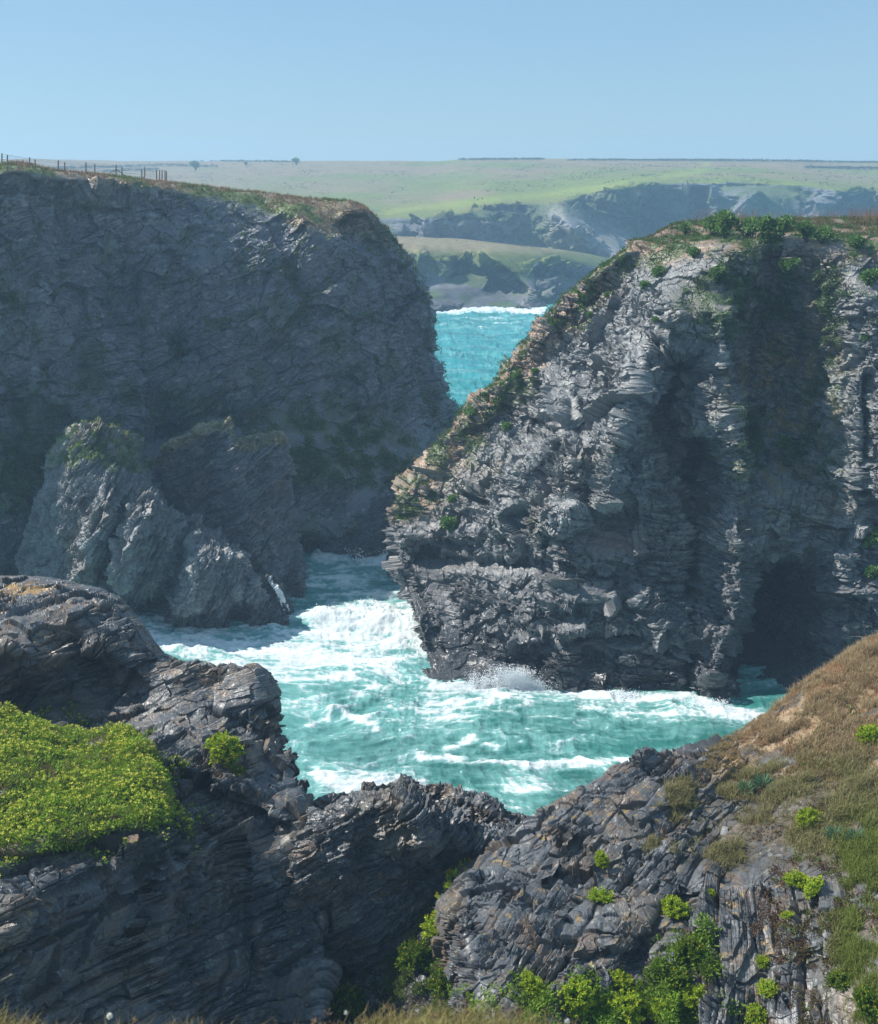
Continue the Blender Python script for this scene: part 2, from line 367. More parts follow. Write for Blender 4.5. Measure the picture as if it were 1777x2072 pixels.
# ================================================================== FAR PLATEAU AND ITS CLIFFS
SLATE = (.135, .145, .16); BROWN = (.17, .135, .10); GREEN = (.075, .125, .03); DRY = (.26, .20, .12)
rim = {-600: 445, -300: 440, 0: 440, 300: 440, 600: 440, 720: 440, 790: 441, 880: 438, 945: 428, 1000: 414, 1070: 412, 1130: 408, 1185: 392, 1260: 380, 1330: 372, 1420: 369, 1500: 367, 1600: 373, 1700: 384, 1790: 388, 2000: 380, 2400: 380}
rx = sorted(rim)
Yr = {x: 640 for x in rx}
for x, v in {720: 600, 790: 596, 880: 596, 945: 600, 1000: 625, 1130: 640, 1185: 655, 1330: 690, 1420: 690, 1500: 680, 1600: 665, 1700: 650, 1790: 665}.items(): Yr[x] = v
def horiz(x):
    return {True: 321}.get(x < 100, 326 if x < 900 else (322 if x < 1200 else (324 if x < 1650 else 328)))
rows = []
rows.append([P(x, 326, 1500) - np.array([0, 0, 8]) for x in rx])
rows.append([P(x, horiz(x), 1150) for x in rx])
rows.append([P(x, horiz(x) + (rim[x] - 325) * .12, 1010) for x in rx])
rows.append([P(x, horiz(x) + (rim[x] - 325) * .45, 820) for x in rx])
rows.append([P(x, rim[x] - 8, Yr[x] + 22) for x in rx])
rows.append([P(x, rim[x], Yr[x]) for x in rx])
for f in (.12, .4, .7, 1.0):
    rr_ = []
    for x in rx:
        a = P(x, rim[x], Yr[x]); rr_.append(np.array([a[0] * (1 - f * 22 / a[1]), a[1] - 2 - f * 20, a[2] * (1 - f) - 3 * f]))
    rows.append(rr_)
def f_far(px, py, p):
    o = 22 * ell(px, py, 1150, 470, 42, 38, 30) + 26 * stroke(px, py, [(1130, 440), (1180, 480), (1240, 515)], 22)
    o += 14 * stroke(px, py, [(985, 440), (1010, 520)], 18) + 12 * stroke(px, py, [(860, 445), (850, 520)], 10) - 12 * stroke(px, py, [(905, 450), (890, 500)], 12)
    o += -34 * ell(px, py, 1290, 450, 80, 55) + 22 * stroke(px, py, [(1500, 375), (1560, 480)], 50) - 24 * stroke(px, py, [(1415, 385), (1440, 470)], 30) - 30 * stroke(px, py, [(1770, 395), (1770, 470)], 30)
    o += -16 * stroke(px, py, [(960, 422), (1060, 424)], 5)
    return o * sst(py, 375, 400) * (py > 370)
def d_far(p, n):
    steep = 1 - sst(n[:, 2], .45, .8)
    gf, _ = facets(p, (22, 18, 20), 9); gf2, _ = facets(p, (8, 7, 4), 10)
    d = 7 * (ridg(p, (30, 30, 45), 5, 3) - .5) * steep + (8 * gf + 3.5 * gf2) * steep + 2.5 * (ridg(p, (6, 6, 3), 4, 5) - .5) * steep + 1.2 * (fbm(p, 25, 5, 8) - .5) * (1 - steep)
    return d, None
def c_far(S):
    p = S.V; n = S.N; px, py = S.px, S.py
    n1 = fbm(p, (60, 90, 60), 5, 71); n2 = fbm(p, (9, 22, 9), 4, 72); n3 = fbm(p, (3, 8, 3), 3, 73)
    C = np.array([.155, .185, .045])[None] * (.72 + .55 * n2)[:, None]
    dry = np.clip(sst(n1 + .30 * sst(900 - px, 0, 700) + .25 * sst(380 - py, 0, 55), .42, .78), 0, 1)
    C = mixc(C, (.235, .175, .105), dry * .9)
    C = mixc(C, (.25, .30, .05), .55 * stroke(px, py, [(780, 428), (960, 408), (1120, 392), (1260, 370), (1420, 345), (1430, 332)], 7))
    C = mixc(C, (.07, .085, .035), sst(n3 * .5 + n2 * .5, .56, .64) * .55 * sst(560 - py, 100, 260))
    for pts, r in (([(110, 340), (220, 338), (330, 334), (440, 337)], 2.6), ([(210, 346), (320, 342)], 1.6), ([(1630, 339), (1777, 341)], 2.2), ([(400, 324), (600, 327)], 1.2), ([(930, 323), (1100, 322)], 1.5), ([(1150, 323), (1777, 328)], 1.8)):
        C = mixc(C, (.05, .06, .035), .75 * stroke(px, py, pts, r))
    yr_ = np.interp(px, rx, [rim[x] for x in rx]); st = sst(py - yr_ + 6 * (fbm(p, 12, 3, 79) - .5), 0, 4)
    rk = np.array([.15, .155, .16])[None] * (.6 + .8 * fbm(p, (5, 5, 2.5), 4, 77))[:, None]
    rk = mixc(rk, (.075, .11, .035), .8 * sst(fbm(p, (28, 28, 14), 4, 78) + .25 * ell(px, py, 1420, 400, 90, 35) + .2 * ell(px, py, 1340, 470, 60, 50) + .12 * ell(px, py, 990, 470, 90, 30), .50, .64))
    lt = np.clip(ell(px, py, 1150, 470, 50, 42, 30, 4) + stroke(px, py, [(1130, 440), (1180, 480), (1245, 515)], 26), 0, 1)  # sunlit outcrop: its brightness is painted into the rock colour
    rk = mixc(rk, (.34, .32, .31), lt * .45)
    return C * (1 - st[:, None]) + rk * st[:, None]
FAR = sheet('plateau_hills', rows, 1.3, {0: 8, 9: 3}, {0: 6, 1: 6}, f_far, d_far, c_far, M_FAR)
tag(FAR.obj, kind='structure')

# middle promontory
cx = [600, 700, 790, 860, 930, 1000, 1060, 1120, 1180, 1240, 1330]
top = [470, 474, 478, 481, 484, 491, 498, 504, 512, 524, 540]
dY = [-8, -4, 0, 0, 4, 2, 8, 26, 48, 70, 95]
rows = [[PZ(x, 600, -3) * np.array([1.5, 1.5, 1]) + np.array([0, 0, -3]) for x in cx],
        [P(x, t + 3, 520 + d) for x, t, d in zip(cx, top, dY)],
        [P(x, t, 490 + d) for x, t, d in zip(cx, top, dY)],
        [P(x, t + 14, 458 + d) for x, t, d in zip(cx, top, dY)],
        [P(x, t + 30, 446 + d) for x, t, d in zip(cx, top, dY)],
        [P(x, t + 55, 440 + d) for x, t, d in zip(cx, top, dY)],
        [P(x, 575, 432 + d) for x, t, d in zip(cx, top, dY)],
        [P(x, 600, 428 + d * .9) for x, t, d in zip(cx, top, dY)],
        [PZ(x, 632 - max(0, d) * .10, -1) for x, d in zip(cx, dY)],
        [PZ(x, 640 - max(0, d) * .10, -6) for x, d in zip(cx, dY)]]
def f_mid(px, py, p):
    o = 9 * stroke(px, py, [(990, 515), (1060, 560), (1105, 600)], 16) - 8 * ell(px, py, 960, 555, 45, 30) + 7 * stroke(px, py, [(850, 505), (840, 560)], 12)
    o += 10 * ell(px, py, 900, 600, 55, 20, 0, 4) - 9 * ell(px, py, 1010, 590, 30, 22) - 8 * ell(px, py, 1140, 560, 40, 40) + 8 * ell(px, py, 1075, 600, 25, 25)
    return o
def d_mid(p, n):
    steep = 1 - sst(n[:, 2], .55, .85)
    b, r, f = blocks(p, (.1, -.1, 1), 2.4, 8, 7, 5)
    gf, _ = facets(p, (12, 10, 8), 9); gf2, _ = facets(p, (4, 4, 2), 10)
    return (5 * gf + 2 * gf2 + 3 * (ridg(p, (14, 14, 18), 4, 3) - .5) + 1.5 * b + 1.6 * (fbm(p, 3, 4, 4) - .5)) * steep + .5 * (fbm(p, 8, 4, 6) - .5), None
def c_mid(S):
    p = S.V; n = S.N; px, py = S.px, S.py
    G = np.array([.13, .155, .045])[None] * (.5 + .9 * fbm(p, (6, 9, 6), 4, 81))[:, None]; G = mixc(G, (.25, .20, .12), .85 * sst(512 - py, -10, 14))
    rk = np.array([.10, .105, .115])[None] * (.6 + .8 * fbm(p, (4, 4, 1.5), 4, 82))[:, None]
    rk = mixc(rk, (.08, .12, .04), .7 * sst(fbm(p, 12, 4, 83) + .4 * ell(px, py, 880, 530, 50, 30) + .35 * stroke(px, py, [(990, 515), (1050, 560)], 22), .6, .72))
    rk = mixc(rk, (.22, .22, .22), .6 * stroke(px, py, [(850, 578), (940, 578)], 5)); rk = mixc(rk, (.27, .25, .24), .5 * ell(px, py, 1080, 600, 30, 25))  # the pale stroke paints sunlight onto the slab ledge
    yr_ = np.interp(px, cx, top); st = sst(py - yr_ - 18 + 46 * (fbm(p, 14, 4, 84) - .6) - 34 * stroke(px, py, [(990, 505), (1060, 545)], 24) - 26 * ell(px, py, 880, 520, 60, 26), 0, 6)
    return G * (1 - st[:, None]) + rk * st[:, None]
MID = sheet('promontory_hill', rows, 1.3, {0: 6, 8: 2}, {0: 2}, f_mid, d_mid, c_mid, M_FAR)
tag(MID.obj, kind='structure')

# ================================================================== LEFT HEADLAND
#          x:  -200  0    120   250   400   520   640   710  |edge| back1 back2
c = [-330, -10, 120, 250, 400, 520, 640, 720]  # first column: unseen extension, height set for the shadow on the left stack
ridge_y = [660, 344, 349, 361, 379, 392, 405, 413]
def row(ys, Ys, edge, b1=None, b2=None, xs=c):
    r = [P(x, y, Y) for x, y, Y in zip(xs, ys, Ys)]
    ex, ey, eY = edge; r.append(P(ex, ey, eY))
    r.append(P(ex - 14, ey, eY + 14) if b1 is None else b1); r.append(P(ex - 90, ey + 4, eY + 45) if b2 is None else b2)
    return r
YR = [126, 143, 148, 155, 164, 168, 170, 171]
rows = [
    [W(-110, 235, -3)] * 2 + [W(-80, 235, -3), W(-60, 235, -3), W(-40, 235, -3), W(-30, 235, -3), W(-20, 235, -3), W(-15, 230, -3), W(-12, 225, -3), W(-13, 225, -3), W(-14, 225, -3)],
    [P(x, y + 90, Y + 45) for x, y, Y in zip(c, ridge_y, YR)] + [P(700, 520, 218), P(690, 525, 218), P(680, 530, 218)],
    [P(x, y + 9, Y + 9) for x, y, Y in zip(c, ridge_y, YR)] + [P(745, 446, 186), P(735, 450, 196), P(700, 460, 206)],
    [P(x, y, Y) for x, y, Y in zip(c, ridge_y, YR)] + [P(752, 435, 178), P(742, 437, 190), P(700, 445, 205)],
    row([y + 14 for y in ridge_y], [Y - 4 for Y in YR], (778, 462, 176)),
    row([722, 398, 410, 420, 430, 440, 450, 462], [122, 140, 146, 152, 158, 161, 163, 166], (800, 492, 175)),
    row([745, 505, 510, 515, 520, 525, 530, 535], [122, 138, 144, 149, 154, 157, 159, 163], (834, 552, 173)),
    row([775, 620, 620, 620, 620, 625, 628, 630], [122, 136, 142, 147, 152, 155, 157, 161], (866, 640, 171)),
    row([820, 740, 740, 740, 735, 730, 725, 720], [122, 133, 140, 145, 150, 153, 155, 159], (884, 745, 169)),
    row([900, 860, 860, 860, 845, 830, 825, 822], [122, 130, 137, 143, 148, 150, 152, 156], (898, 810, 167)),
    row([1000, 960, 960, 960, 935, 910, 905, 900], [122, 128, 135, 140, 144, 145.5, 147, 151], (922, 856, 166)),
    row([1120, 1080, 1080, 1070, 1040, 1020, 1010, 990], [122, 127, 133, 137, 140.5, 142, 143, 146], (905, 930, 158)),
    [PZ(x, y, -.8) for x, y in zip(c, [1330, 1210, 1190, 1170, 1150, 1138, 1134, 1128])] + [PZ(850, 1110, -.8), PZ(880, 1085, -1), PZ(900, 1000, -2)],
    [PZ(x, y + 20, -6) for x, y in zip(c, [1330, 1210, 1190, 1170, 1150, 1138, 1134, 1128])] + [PZ(860, 1120, -6), PZ(890, 1095, -6), PZ(910, 1010, -6)],
]
def f_lh(px, py, p):
    o = 2.4 * stroke(px, py, [(60, 420), (120, 620), (110, 800)], 45) - 3.0 * stroke(px, py, [(230, 560), (290, 800), (330, 880)], 38)
    o += 2.2 * stroke(px, py, [(420, 560), (470, 780)], 50) - 2 * ell(px, py, 590, 560, 40, 80, 10) + 1.6 * stroke(px, py, [(700, 520), (760, 760)], 50)
    o += 3.2 * stroke(px, py, [(90, 760), (160, 800), (230, 860)], 30) - 3.5 * ell(px, py, 300, 900, 60, 30) - 2 * ell(px, py, 350, 700, 30, 60) + 1.5 * ell(px, py, 520, 640, 60, 40)
    o += 2.5 * stroke(px, py, [(560, 1060), (700, 1090), (760, 1000)], 30) + 1.5 * stroke(px, py, [(590, 420), (660, 480)], 30)
    return o
def d_lh(p, n):
    st = 1 - sst(n[:, 2], .5, .8)
    q = p + np.stack([2.2 * fbm(p, 14, 2, 91), 2.2 * fbm(p, 14, 2, 92), 2.2 * fbm(p, 14, 2, 93)], -1)
    b1, r1, _ = blocks(q, (-.62, .3, .7), 3.0, 6, 5, 11, .25); b2, r2, _ = blocks(q, (-.55, .25, .75), 1.1, 2.6, 2.2, 12, .2); b3, r3, _ = blocks(p, (-.5, .3, .8), .42, 1.1, 1.2, 13, .2)
    fr_ = frame((-.5, .3, .8)); g1, i1 = facets(p, (10, 7, 5), 18, fr_); g2, i2 = facets(p, (2.6, 2.2, 1.3), 19, fr_); g3, i3 = facets(p, (1.1, .9, .45), 20, fr_)
    vr = .25 + .9 * sst(fbm(p, 9, 3, 21), .4, .6); r1 = .5 * r1 + .5 * i2
    d = 2.4 * (fbm(p, (9, 9, 12), 4, 14) - .5) + 1.3 * (ridg(q, (4.5, 4.5, 8), 4, 15) - .6) + 1.5 * g1 + .55 * g2 + .22 * g3 + .15 * b1 + (.20 * b2 + .12 * b3) * vr + .25 * (fbm(p, .8, 3, 16) - .5)
    return d * (st * .9 + .1) + (1 - st) * .5 * (fbm(p, 2, 4, 17) - .5), .5 * r1 + .3 * r2 + .3 * r3
def c_lh(S):
    p, n, px, py = S.V, S.N, S.px, S.py
    C = rockcol(S, (.125, .135, .15), (.15, .125, .09), 1, 2.2)
    C = mixc(C, (.30, .30, .30), .55 * sst(fbm(p, (.9, .9, .5), 3, 101) + .16 * sst(560 - py, 0, 200), .68, .78))
    C = mixc(C, (.045, .07, .022), .65 * sst(fbm(p, 4, 4, 102) + .22 * ell(px, py, 20, 590, 50, 60) + .12 * sst(py, 700, 850), .60, .70))
    gs = np.clip(ell(px, py, 660, 900, 170, 75, 8, 4) + ell(px, py, 30, 960, 80, 70, 0, 4) + .6 * ell(px, py, 120, 1000, 70, 50), 0, 1)
    C = mixc(C, (.085, .125, .03), .95 * gs * sst(fbm(p, 2.2, 4, 103), .34, .52))
    ytop = np.interp(px, [0, 120, 250, 330, 430, 520, 640, 720, 780, 820], [345, 352, 372, 383, 396, 415, 470, 480, 490, 520])
    v = sst(ytop + 28 * (fbm(p, 3, 4, 104) - .42) - py, -14, 8) * sst(n[:, 2], -.1, .3)
    G = np.array([.21, .165, .10])[None] * (.6 + .8 * fbm(p, (1, 1, .6), 4, 105))[:, None]
    G = mixc(G, (.12, .15, .04), sst(fbm(p, 3.4, 4, 106) + .2 * stroke(px, py, [(470, 395), (560, 410), (640, 440)], 22) + .2 * stroke(px, py, [(0, 332), (230, 345)], 7), .50, .62))
    return C * (1 - v[:, None]) + G * v[:, None]
LH = sheet('headland_cliff', rows, 1.25, {0: 12, 1: 8, 2: 2}, {8: 3, 9: 8}, f_lh, d_lh, c_lh, fade=3)
tag(LH.obj, kind='structure')

# ================================================================== SEA STACKS (left)
def stack(name, base_row, rowsdef, **k):
    """rowsdef: list of (y per col ..)"""
    return sheet(name, rowsdef, **k)
def ringrow(pts, back):       # pts: (px,py,Y) front, left to right; back: metres of depth behind
    r = [P(*p_) for p_ in pts]; a, b = r[0].copy(), r[-1].copy()
    mid = (a + b) / 2 + np.array([0, back, 0])
    return [mid, a + np.array([0.15 * (b[0] - a[0]), back * .6, 0])] + r + [b + np.array([-.15 * (b[0] - a[0]), back * .6, 0]), mid]
Yb = 121
rows = [
    ringrow([(150, 880, 128), (165, 868, 127), (180, 862, 126.5), (200, 862, 126.5), (230, 875, 127), (245, 890, 128), (255, 905, 129)], 1.5),
    ringrow([(130, 885, 127), (155, 862, 124.5), (180, 856, 124), (208, 857, 124.5), (240, 876, 126), (258, 884, 127), (272, 890, 130)], 5),
    ringrow([(112, 918, 127), (140, 925, 123), (175, 930, 121.5), (215, 935, 122.5), (250, 940, 125), (268, 935, 128), (280, 940, 132)], 8),
    ringrow([(90, 985, 127), (125, 990, 121.5), (180, 985, 120), (240, 968, 121), (275, 975, 123.5), (300, 990, 126), (320, 1008, 131)], 10),
    ringrow([(70, 1040, 127), (120, 1060, 120.5), (190, 1050, 119), (260, 1030, 118.5), (310, 1010, 121), (340, 1025, 124.5), (366, 1062, 130)], 11),
    ringrow([(48, 1092, 127), (110, 1120, 120), (190, 1110, 118.5), (270, 1100, 117.5), (350, 1085, 119.5), (420, 1084, 122.5), (462, 1096, 127)], 11),
    ringrow([(42, 1140, 127), (105, 1170, 120), (190, 1165, 118.5), (280, 1160, 118.5), (370, 1140, 118), (460, 1110, 120), (512, 1158, 126)], 11),
    ringrow([(40, 1175, 127), (105, 1220, 119.5), (190, 1215, 118.5), (290, 1210, 119.5), (390, 1195, 117), (480, 1180, 118), (556, 1205, 124)], 11),
    [PZ(300, 1190, -.5)] * 2 + [PZ(38, 1215, -.5), PZ(105, 1245, -.5), PZ(190, 1250, -.5), PZ(320, 1250, -.5), PZ(400, 1276, -.5), PZ(500, 1284, -.5), PZ(592, 1268, -.5), PZ(560, 1200, -.5), PZ(300, 1190, -.5)],
    [PZ(300, 1190, -4)] * 2 + [PZ(38, 1225, -4), PZ(105, 1255, -4), PZ(190, 1260, -4), PZ(320, 1260, -4), PZ(400, 1286, -4), PZ(500, 1294, -4), PZ(600, 1275, -4), PZ(560, 1210, -4), PZ(300, 1190, -4)],
]
def f_s1(px, py, p):
    o = 1.8 * stroke(px, py, [(225, 985), (190, 1100), (160, 1180)], 22) + 2.4 * stroke(px, py, [(310, 1010), (270, 1080), (250, 1160)], 22) - 1.8 * stroke(px, py, [(262, 985), (225, 1080), (205, 1170)], 10)
    o += -4 * stroke(px, py, [(378, 1070), (355, 1150), (310, 1240)], 18) + 2.2 * stroke(px, py, [(440, 1100), (400, 1170), (360, 1250)], 26) - 1.5 * stroke(px, py, [(500, 1150), (480, 1270)], 12)
    o += -1.6 * ell(px, py, 200, 1225, 120, 22)
    return o
def mk_disp(bed, T, amp, s, low=1.2, lowsc=4, wscale=.15, stt=True, ratio=3.0):
    def d(p, n):
        q = p + (np.stack([fbm(p, lowsc * 1.5, 2, s + 1), fbm(p, lowsc * 1.5, 2, s + 2), fbm(p, lowsc * 1.5, 2, s + 3)], -1) - .5) * lowsc * .18
        b1, r1, _ = blocks(q, bed, T, T * ratio * 1.1, T * ratio, s, wscale); b2, r2, _ = blocks(q, bed, T * .36, T * ratio * .42, T * ratio * .4, s + 20, wscale); b3, r3, _ = blocks(p, bed, T * .13, T * ratio * .16, T * ratio * .17, s + 40, wscale)
        fr_ = frame(bed); g1, i1 = facets(q, (T * 4, T * 3.4, T * 2), s + 50, fr_); g2, i2 = facets(q, (T * 1.4, T * 1.2, T * .6), s + 51, fr_)
        d = low * (fbm(p, lowsc, 4, s + 5) - .5) + amp * (.6 * b1 + .42 * b2 + .22 * b3) + amp * (1.0 * g1 + .5 * g2) + amp * .2 * (fbm(p, T * .4, 3, s + 6) - .5)
        return d, .45 * r1 + .35 * r2 + .3 * r3
    return d
def c_s1(S):
    p, n, px, py = S.V, S.N, S.px, S.py
    C = rockcol(S, (.21, .212, .215), (.17, .145, .11), 2)
    m = sst(962 - py + 40 * (fbm(p, 1.5, 4, 111) - .5), 0, 30) * sst(n[:, 2], -.3, .3)
    C = mixc(C, (.28, .23, .12), .6 * m * sst(fbm(p, 1, 4, 113), .35, .6)); C = mixc(C, (.11, .17, .035), .9 * m * sst(fbm(p, 1.1, 3, 112) + .12, .55, .66))
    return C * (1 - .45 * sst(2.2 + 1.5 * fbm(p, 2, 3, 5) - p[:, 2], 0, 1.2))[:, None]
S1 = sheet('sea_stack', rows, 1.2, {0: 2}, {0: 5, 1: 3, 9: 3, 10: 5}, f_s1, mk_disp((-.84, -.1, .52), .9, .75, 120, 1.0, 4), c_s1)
tag(S1.obj, 'big grey sea stack with grass on its blunt top, ridge stepping down to foam', 'sea stack')

rows = [
    ringrow([(345, 925, 137), (400, 895, 136.5), (430, 878, 136), (455, 870, 136), (478, 898, 136), (520, 900, 136), (565, 905, 137)], 1),
    ringrow([(318, 930, 137), (365, 892, 135.5), (418, 868, 134), (462, 851, 134), (481, 896, 134), (535, 892, 135), (582, 888, 137)], 3),
    ringrow([(298, 952, 138), (350, 940, 135), (410, 930, 133), (455, 925, 132.5), (490, 930, 133), (540, 935, 134), (587, 938, 137)], 5),
    ringrow([(290, 1000, 138), (345, 1005, 134.5), (405, 1000, 132), (450, 1000, 131.5), (495, 1000, 132), (545, 1005, 133), (588, 1005, 137)], 7),
    ringrow([(290, 1060, 138), (345, 1070, 134), (405, 1080, 131), (455, 1085, 130), (505, 1085, 130.5), (555, 1085, 132), (602, 1080, 136)], 8),
    ringrow([(290, 1120, 138), (345, 1130, 133.5), (405, 1140, 130), (460, 1150, 128.5), (510, 1160, 128), (570, 1155, 129.5), (612, 1130, 135)], 8),
    [PZ(450, 1160, -.5)] * 2 + [PZ(290, 1180, -.5), PZ(345, 1190, -.5), PZ(405, 1200, -.5), PZ(460, 1210, -.5), PZ(530, 1216, -.5), PZ(590, 1215, -.5), PZ(614, 1185, -.5), PZ(600, 1150, -.5), PZ(450, 1160, -.5)],
    [PZ(450, 1170, -4)] * 2 + [PZ(290, 1190, -4), PZ(345, 1200, -4), PZ(405, 1210, -4), PZ(460, 1220, -4), PZ(530, 1226, -4), PZ(592, 1225, -4), PZ(616, 1190, -4), PZ(600, 1160, -4), PZ(450, 1170, -4)],
]
def c_s2(S):
    p, n, px, py = S.V, S.N, S.px, S.py
    C = rockcol(S, (.17, .172, .178), (.15, .125, .095), 3)
    top = np.interp(px, [298, 365, 418, 462, 481, 535, 582], [952, 892, 868, 851, 896, 892, 888])
    m = sst(top + 22 + 30 * (fbm(p, 1.2, 3, 121) - .5) - py, 0, 14)
    return mixc(C, (.26, .22, .10), .7 * m)  # yellowed crest, painted paler to show its sunlit rim
S2 = sheet('sea_stack', rows, 1.2, {0: 2}, {0: 5, 1: 3, 9: 3, 10: 5}, lambda px, py, p: 1.6 * stroke(px, py, [(470, 900), (500, 1050), (560, 1180)], 26) - 1.2 * stroke(px, py, [(430, 900), (420, 1050)], 18), mk_disp((-.55, -.1, .85), .9, .7, 140, .8, 4), c_s2)
tag(S2.obj, 'dark shaded sea stack with a jagged notched ridge, behind the big grassy stack', 'sea stack')

# small rocks standing in the water
def rock(name, px, py, wpx, hpx, label, cat='rock', group=None, z0=-.6, seed=0, col=(.09, .09, .095), depth=.7, T=.45, mat=None, lean=0, step=1.3, base=None, hgt=None):
    b = PZ(px, py, z0) if base is None else np.array(base); dd = math.hypot(b[1], CAMH - b[2]); k = dd / F_D; w_ = wpx * k / 2; h_ = hpx * k * 1.05 if hgt is None else hgt
    rg = np.random.default_rng(seed); na = 14; pr = 1 + .35 * (rg.random(na) - .5); pr = (pr + np.roll(pr, 1)) / 2
    rows = []
    for i, (t, rr) in enumerate([(1.02, .02), (1.0, .22), (.9, .45), (.68, .72), (.38, .9), (.1, 1.0), (-.15, 1.03)]):
        r_ = []
        for j in range(na + 1):
            a = -2 * math.pi * (j / na) + math.pi / 2; q_ = pr[j % na]
            r_.append(b + np.array([-w_ * rr * q_ * math.cos(a) * 1 + lean * h_ * t, w_ * depth * rr * q_ * math.sin(a) + w_ * depth * .9, h_ * t * (1 + .12 * math.sin(3 * a + seed) * (t > .5))]))
        rows.append(r_)
    def cc_(S): return rockcol(S, col, BROWN, seed + 4, .6)
    S = sheet(name, rows, step, {}, {}, None, mk_disp((-.4, .1, .9), T, T * .55, 200 + seed, w_ * .25, w_ * .7), cc_, mat, flip=False)
    tag(S.obj, label, cat, group); return S
RK1 = rock('rock', 745, 1150, 128, 118, 'big leaning slate boulder at the foot of the left cliff, waves breaking on its right', seed=1, lean=.35)
RK2 = rock('rock', 808, 1180, 60, 90, 'dark wet rock in the channel, half hidden behind the right cliff edge', seed=2)
RK3 = rock('rock', 596, 1222, 40, 70, 'small dark pointed rock at the foot of the jagged notched stack', seed=3)
RK4 = rock('rock', 560, 1262, 66, 82, 'low wet rock streaming with white water at the right end of the grassy stack', seed=4, col=(.06, .06, .06), lean=-.2)
RK5 = rock('rock', 1076, 628, 66, 20, 'low grey boulder at the far shoreline beside the surf', seed=5, col=(.2, .2, .2), T=1.2, mat=M_FAR)
RK6 = rock('rock', 895, 637, 52, 14, 'low dark skerry in the far surf by the left headland', seed=6, T=1.2, mat=M_FAR)
RK7 = rock('rock', 640, 1612, 36, 20, 'small wet black rock in the foam just below the left foreground cliff', seed=7)
RK8 = rock('rock', 345, 1262, 60, 16, 'flat brown rock awash in foam at the foot of the grassy stack', seed=8, col=(.12, .1, .08))

# ================================================================== RIGHT CLIFF
edge = [(1290, 490, 128), (1262, 508, 124), (1168, 582, 124), (1104, 652, 124), (1015, 762, 124), (903, 888, 124), (806, 1012, 121), (804, 1128, 119), (832, 1222, 114.5), (868, 1335, 109)]
tt = [.08, .18, .30, .42, .54, .66, .78, .89, 1.0]
ycen = [478, 492, 565, 655, 762, 885, 1010, 1125, 1225, 1330]
Yf = [121, 117, 114, 112, 110.5, 109, 108, 107, 106, 104]
rows = [[W(x, 175, -3) for x in np.linspace(22, 70, 12)],
        [P(1330 + i * 50, 492, 150) for i in range(12)],
        ]
for (ex, ey, eY), yc, yf in zip(edge, ycen, Yf):
    r = [P(ex + 60, ey, eY + 26), P(ex + 14, ey, eY + 10), P(ex, ey, eY)]
    for t in tt:
        x = ex + (1900 - ex) * t; k = sst(np.array(t), 0, .35)
        r.append(P(x, ey + (yc - ey) * sst(np.array(t), 0, .5), eY + (yf - eY) * k))
    rows.append(r)
xb = [870, 900] + [0] * 0
wl = [(905, 1360), (868, 1368), (868, 1384), (960, 1390), (1060, 1388), (1180, 1402), (1290, 1404), (1410, 1412), (1470, 1436), (1560, 1442), (1700, 1420), (1900, 1400)]
rows.append([PZ(x, y, -.4) for x, y in wl]); rows.append([PZ(x, y + 12, -5) for x, y in wl])
